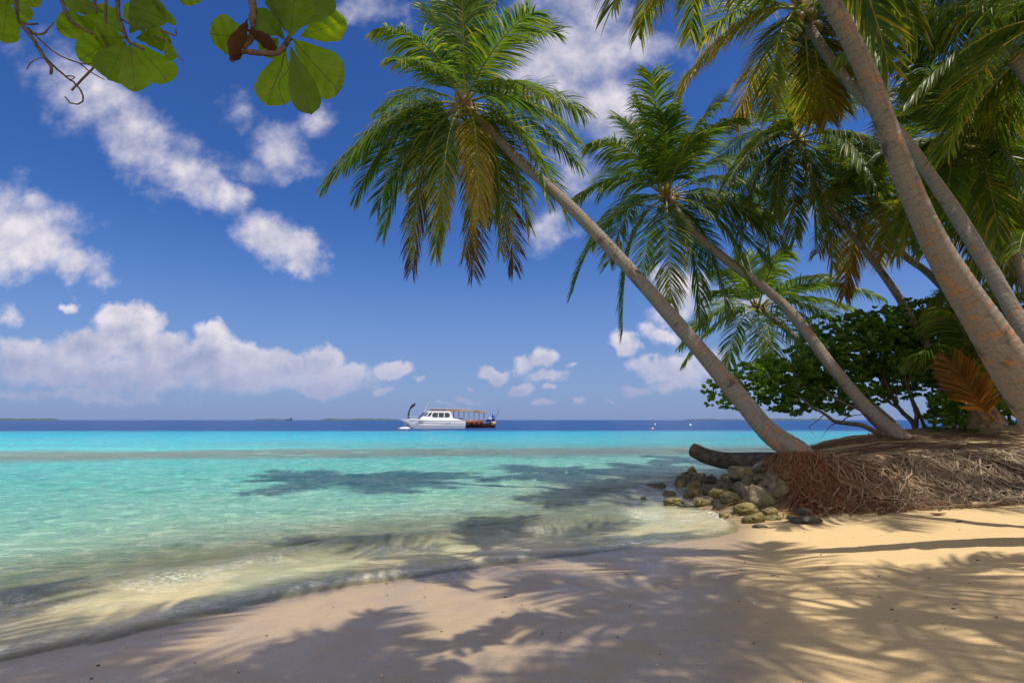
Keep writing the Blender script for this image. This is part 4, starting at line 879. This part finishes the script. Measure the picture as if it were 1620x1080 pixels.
    for x in np.linspace(-8.4, 8.9, 22):
        q = (x + 8.4) / 17.3; w = 1.7 * math.sin(math.pi * min(1, max(0.02, .06 + q * .94)) ** .8) ** .55; sh = .75 + 1.15 * max(0, .3 - q) ** 1.0 * 3 + .9 * max(0, q - .82) * 3; kl = -.4 + 1.5 * max(0, .1 - q) * 6
        secs.append([(x, -w, sh), (x, -w * .85, .35 * sh), (x, -w * .25, kl), (x, w * .25, kl), (x, w * .85, .35 * sh), (x, w, sh)])
    loft(g, secs); g.build('hull', woodd, root)
    g = G(); p = spline([(-8.0, 0, -.2), (-8.7, 0, 1.2), (-9.1, 0, 2.6), (-8.7, 0, 4.0), (-7.7, 0, 5.0)], 30); tube(g, p, np.interp(np.linspace(0, 1, 30), [0, .4, .7, .9, 1], [.28, .22, .13, .30, .10]), 8); g.build('prow', black, root)
    g = G(); box(g, (8.4, 0, .9), (.5, .85, .42)); g.build('stern_panel', tan, root)
    g = G(); box(g, (8.4, -.2, 2.1), (.25, .45, .75)); g.build('rudder_post', blue, root)
    g = G(); box(g, (7.9, 0, 1.5), (.9, .6, .25)); g.build('stern_box', blue, root)
    g = G(); tube(g, [(8.8, 0, 1.9), (9.3, 0, 2.8), (9.7, 0, 4.0)], [.05, .045, .02], 6); g.build('tiller', black, root)
    g = G(); secs = [[(-4.6, y, 3.75), (1.0, y, 3.7), (6.9, y, 3.38), (6.9, y, 3.22), (1.0, y, 3.52), (-4.6, y, 3.58)] for y in (-1.9, 1.9)]; loft(g, secs, close=True); g.build('roof', red, root, smooth=False)
    g = G(); box(g, (5.6, -1.95, 3.22), (1.35, .08, .13)); box(g, (1.6, -1.95, 3.42), (2.8, .08, .13)); g.build('roof_edge', tan, root)
    for x in np.arange(-4, 6.9, 1.05):
        for y in (-1.7, 1.7): g = G(); tube(g, [(x, y, .7), (x, y, 3.5 - .03 * max(0, x))], .06, 6); g.build('post', tan, root)
    g = G()
    for x in np.arange(-4.5, 3.6, .32): box(g, (x, -1.8, 3.86), (.10, .04, .07))
    g.build('roof_rail', paint('cream_rail', (.55, .42, .35), .5), root)
    for y in (-1.66, 1.66): g = G(); box(g, (2.6, y, 1.15), (3.6, .05, .42)); g.build('side_panel', red, root)
    g = G(); box(g, (.9, 0, 1.6), (1.1, 1.0, .35)); g.build('bench', paint('dark_red_seat', (.10, .02, .02), .6), root)
    g = G(); tube(g, spline([(6.2, -1.4, 1.1), (7.0, -1.4, 1.9), (8.0, -1.2, 2.0), (8.7, -.8, 1.9)], 14), .05, 6); g.build('stern_rail', steel, root)
    # tender floats and buoys
    org = paint('orange_float', (.62, .30, .10), .4); lab = [('white mooring float left of the catamaran bow', 640.5, 675.5, 100, WHITE, .6, 'mooring_float'), ('small tan float farthest left by the boats', 633, 676, 100, org, .3, 'mooring_float'),
        ('tan buoy under the shrub side of the lagoon, nearer of the two close buoys', 1032, 672, 100, org, .26, 'buoy'), ('small white buoy just beyond the tan buoy', 1036, 668, 200, WHITE, .32, 'buoy'), ('lone white buoy right of the pair, near the leaning trunk', 1092, 669.5, 170, WHITE, .35, 'buoy')]
    for (l, px, py, Y, mt, r, nm) in lab:
        c = at(px, py, Y); c[2] = 0; t = thing(nm, l, 'float' if nm != 'buoy' else 'buoy', c)
        g = G(); z = np.linspace(-.9, .9, 9); tube(g, [(0, 0, k * r * (.45 if nm != 'buoy' else .9) + r * .2) for k in z], np.sqrt(1 - z * z) * r * (1.6 if nm != 'buoy' else 1), 12); g.build('float_body', mt, t)
        g = G(); tube(g, [(0, 0, r), (0, 0, r * 1.5)], r * .12, 6); g.build('ring_post', steel, t)
    # distant freighter
    c = at(457, 664, 2600); c[2] = 0; t = thing('cargo_ship', 'tiny dark ship on the horizon left of the boats', 'ship', c); dk = paint('ship_hull', (.06, .07, .10), .6)
    g = G(); loft(g, [[(-15, -2, 6), (-13, -1, 0), (-13, 1, 0), (-15, 2, 6)], [(-8, -3, 5), (-8, -3, 0), (-8, 3, 0), (-8, 3, 5)], [(14, -3, 5), (14, -3, 0), (14, 3, 0), (14, 3, 5)]], close=True); g.build('hull', dk, t, smooth=False)
    g = G(); box(g, (9, 0, 7.5), (4, 2.5, 2.5)); g.build('superstructure', dk, t)
boats()

# ------------------------------------------------------------------ low islands on the horizon
def islands():
    m = simple('island_trees', (.03, .05, .045), (.07, .09, .07), .02, .9, .3, 1.0)
    for k, (x0, x1, h) in enumerate([(-20, 92, 13), (400, 450, 8), (500, 640, 10), (1080, 1180, 8), (1190, 1330, 12)]):
        Y = 4200; a = at(x0, 664, Y)[0]; b = at(x1, 664, Y)[0]; xs = np.linspace(a, b, 120); q = np.linspace(0, 1, 120)
        top = h * sstep(0, .12, q) * sstep(1, .85, q) * (.45 + .8 * fbm(q * 14 + k * 9, q * 0, 4)); secs = []
        for i in range(120): secs.append([(xs[i], Y - 60, -1), (xs[i], Y - 30, top[i] * .8), (xs[i], Y, top[i] + .3), (xs[i], Y + 60, top[i] * .7), (xs[i], Y + 90, -1)])
        g = G(); loft(g, secs); o = g.build('island', m); tag(o, kind='structure')
islands()

# ------------------------------------------------------------------ overhanging branch with big leaves
def almond():
    rng = np.random.RandomState(2)
    m, N, out = material('almond_leaf')
    uv = N.coord('UV'); sep = N.new('ShaderNodeSeparateXYZ'); N.put(sep, 0, uv); u, v = sep.outputs[0], sep.outputs[1]
    au = N.math('ABSOLUTE', u); mid = N.mapr(au, 0.0, 0.03, 1, 0)
    side = N.math('PINGPONG', N.math('MULTIPLY', N.math('SUBTRACT', v, N.math('MULTIPLY', au, 0.42)), 9.0), 0.5)
    vein = N.math('MAXIMUM', mid, N.math('MULTIPLY', N.mapr(side, 0, .07, 1, 0), .55)); n = N.noise(N.coord(), 22, 5, .6); sp = N.noise(N.coord(), 90, 3, .7)
    age = N.attr('age')
    c = N.mix(N.mapr(n, .3, .7), (.035, .085, .008), (.060, .12, .012)); c = N.mix(vein, c, (.10, .13, .04)); c = N.mix(N.mapr(sp, .66, .72), c, (.05, .03, .01)); c = N.mix(age, c, (.10, .04, .016))
    t = N.mix(N.mapr(n, .3, .7), (.42, .58, .008), (.60, .72, .014)); t = N.mix(vein, t, (.09, .15, .008)); t = N.mix(N.mapr(age, 0, .3), t, (.12, .22, .01)); t = N.mix(N.mapr(sp, .66, .72, 0, .7), t, (.06, .05, .01)); t = N.mix(age, t, (.12, .045, .015))
    b = principled(N, None, c, .42, .35, N.bump(vein, .4, .004)); tr = N.new('ShaderNodeBsdfTranslucent'); N.put(tr, 0, t); mx = N.new('ShaderNodeMixShader'); mx.inputs[0].default_value = .66
    N.l.new(b, mx.inputs[1]); N.l.new(tr.outputs[0], mx.inputs[2]); N.l.new(mx.outputs[0], out.inputs[0])
    hub = at(200, -120, 1.9)
    root = thing('almond_tree', 'big round leaved tree branches hanging into the upper left corner', 'tree', hub)
    def leaf(bx, by, tx, ty, w, Y=1.9, age=0.0, nm='leaf', roll=None, dip=None):
        A = at(bx, by, Y); dd = (rng.rand() - .5) * .10 if dip is None else dip; B = at(tx, ty, Y + dd); T = B - A; L = np.linalg.norm(T); T = T / L
        view = norm((A + B) / 2 - np.array([0, 0, CAM_Z])); U = norm(np.cross(T, view)); Nn = np.cross(U, T); rl = (rng.rand() - .5) * 1.1 if roll is None else roll
        U, Nn = U * math.cos(rl) + Nn * math.sin(rl), Nn * math.cos(rl) - U * math.sin(rl); W = w * Y / 900 * .5 * 1.06
        t = 1 - (1 - np.linspace(0, 1, 27)) ** 1.5; pw = np.clip(.03 + 1.0 * np.sin(math.pi * np.clip(t, 0, 1) ** 1.75) ** .62 * (1 - .04 * t), .02, 1); s = np.linspace(-1, 1, 11)
        ph = rng.rand() * 6; wav = 1 + .035 * np.sin(t * 17 + ph)
        P = A + T * (t * L * 1.03)[:, None]; V = []; UV = []; cup = .18 + .2 * rng.rand(); bend = (rng.rand() - .3) * .16
        for i in range(27):
            for j in s:
                x = j * pw[i] * W * wav[i]; V.append(P[i] + U * x + Nn * (cup * x * x / W + bend * L * (t[i] ** 2) + .004 * math.sin(t[i] * 26 + j * 3 + ph))); UV.append((j * pw[i], t[i]))
        f = [(i * 11 + j, i * 11 + j + 1, (i + 1) * 11 + j + 1, (i + 1) * 11 + j) for i in range(26) for j in range(10)]
        g = G(); g.add(V, f, age, 0, UV); g.build(nm, m, root, hub)
    Rr = [(459, 60, 468, -22, 72), (475, 58, 546, 34, 58), (463, 62, 532, 142, 82), (460, 75, 492, 181, 52), (452, 78, 424, 164, 68), (402, 62, 334, 54, 66), (450, 62, 400, 12, 52), (452, 50, 430, -30, 44), (440, 60, 415, 88, 40), (330, -6, 283, -4, 26), (470, 45, 520, -20, 60),
          (172, 44, 92, 46, 56), (192, 55, 128, 94, 56), (198, 66, 172, 124, 62), (205, 68, 215, 144, 50), (212, 66, 264, 126, 66), (215, 60, 270, 66, 44), (205, 52, 248, -4, 62), (196, 52, 136, 12, 64), (165, 20, 88, -12, 44), (240, 0, 278, 40, 16), (262, 60, 272, 96, 22), (228, 56, 205, 0, 40), (198, 60, 150, 60, 48),
          (12, -5, 6, 64, 52), (18, 14, 52, 18, 30), (-10, 0, 30, 40, 44), (50, -22, -30, -2, 34), (70, -12, 40, 6, 26)]
    for k, r in enumerate(Rr): leaf(*r[:4], r[4] * .88, Y=1.80 + .20 * ((k * 5) % 7) / 7, age=.22 * rng.rand() ** 2)
    leaf(392, 30, 372, 92, 30, 1.86, 1.0, 'dead_leaf', .5); leaf(390, 46, 434, 77, 26, 1.85, 1.0, 'dead_leaf', -.6)
    for (a, b, c) in [(480, 8, 20), (735, 2, 60), (780, -5, 50)]: leaf(b, -25, b + 12, c * .12 + 2, 40, 2.0)
    tw = [([(385, -40), (398, 0), (402, 35), (397, 60), (378, 82), (366, 95)], 7, 5), ([(380, 80), (410, 84), (440, 83), (459, 60)], 5, 4.5), ([(28, 30), (52, 62), (68, 88), (80, 104), (81, 118)], 3.6, 2.2), ([(75, 95), (100, 118), (118, 132), (131, 150), (128, 163), (112, 163), (103, 153)], 1.8, 1.0),
          ([(168, -30), (167, 40), (168, 82), (150, 104), (113, 143)], 2.6, 1.7), ([(92, -30), (100, 8), (112, 32), (138, 50), (166, 58)], 3.8, 2.0), ([(45, 45), (85, 82), (125, 100), (148, 101)], 1.5, .8), ([(125, 100), (145, 115), (165, 126)], 1.1, .7), ([(45, 52), (66, 54), (78, 44), (84, 36)], 2.0, 1.0), ([(20, 30), (42, 38), (60, 38)], 2.4, 1.5),
          ([(186, -30), (187, 20), (196, 50), (204, 66), (228, 78)], 4.2, 2.2), ([(190, 30), (220, 45), (250, 60), (270, 64)], 1.6, 1.0), ([(255, 48), (268, 53), (278, 56), (278, 48)], 1.4, .9), ([(270, 80), (282, 90), (292, 97)], 1.0, .6), ([(151, -30), (150, 5), (153, 20)], 3.5, 1.5),
          ([(450, 85), (446, 105), (438, 125), (425, 150)], .8, .5), ([(452, 88), (456, 110), (442, 130), (444, 150), (450, 168)], .8, .5), ([(42, 110), (52, 97), (70, 90)], 1.0, .7), ([(105, 120), (118, 122), (110, 128)], 1.0, .7), ([(420, 5), (435, 18), (452, 42)], 1.6, 1.1)]
    for pts, r0, r1 in tw:
        p = spline([at(a, b, 1.88 + .015 * math.sin(i * 2 + a)) for i, (a, b) in enumerate(pts)], 30); p += (rng.rand(30, 3) - .5) * .0022; rad = np.linspace(r0, r1, 30) * 1.88 / 900
        g = G(); tube(g, p, rad * (1 + .16 * (rng.rand(30) - .5)), 8); g.build('twig', M_WOOD, root, hub)
    # the rest of the tree: a limb over the camera from a trunk standing to the left
    g = G(); b = np.array([-4.2, -2.2, gz((-4.2, -2.2)) - .2]); p = spline([b, b + (.2, .3, 2.2), (-3.2, -.8, 3.9), (-1.9, 1.0, 4.1), at(385, -40, 1.88) + (0, 0, .25)], 50); tube(g, p, np.linspace(.2, .02, 50), 14); g.build('limb', M_BRANCH, root, hub)
    g = G()
    for pts in ([at(385, -40, 1.88) + (0, 0, .25), at(380, -90, 1.88), at(385, -38, 1.88)], [(-1.9, 1.0, 4.1), at(180, -200, 1.9), at(187, -28, 1.88)], [(-1.9, 1.0, 4.1), at(0, -160, 1.9), at(28, 30, 1.88)], [at(180, -200, 1.9), at(150, -60, 1.9), at(168, -28, 1.88)], [at(180, -200, 1.9), at(90, -90, 1.9), at(92, -28, 1.88)]):
        tube(g, spline(pts, 20), np.linspace(.014, .006, 20), 7)
    g.build('branch', M_WOOD, root, hub)
    g = G(); C = []; n = 800
    c = np.array([(-1.7, 1.9, 5.0), (-.5, 2.2, 5.1), (-2.4, 1.2, 5.1), (.6, 2.3, 5.3), (-1.0, 1.2, 5.2)])
    hb = c[rng.randint(5, size=n)] * 0 + c[rng.randint(5, size=70)][np.repeat(np.arange(70), 12)[:n] % 70] + (norm(rng.randn(70, 3)) * (rng.rand(70, 1) ** .5) * np.array([1.5, 1.0, .4]))[np.repeat(np.arange(70), 12)[:n] % 70]
    q = hb + norm(rng.randn(n, 3)) * (rng.rand(n, 1) ** .6) * .13; az = rng.rand(n) * 6.28; D = np.stack([np.cos(az), np.sin(az), .2 - .5 * rng.rand(n)], 1)
    leaf_cloud(g, q, norm(D), .22, rng, .5 + .3 * rng.rand(n)); g.build('crown', M_BUSH, root, hub)
almond()
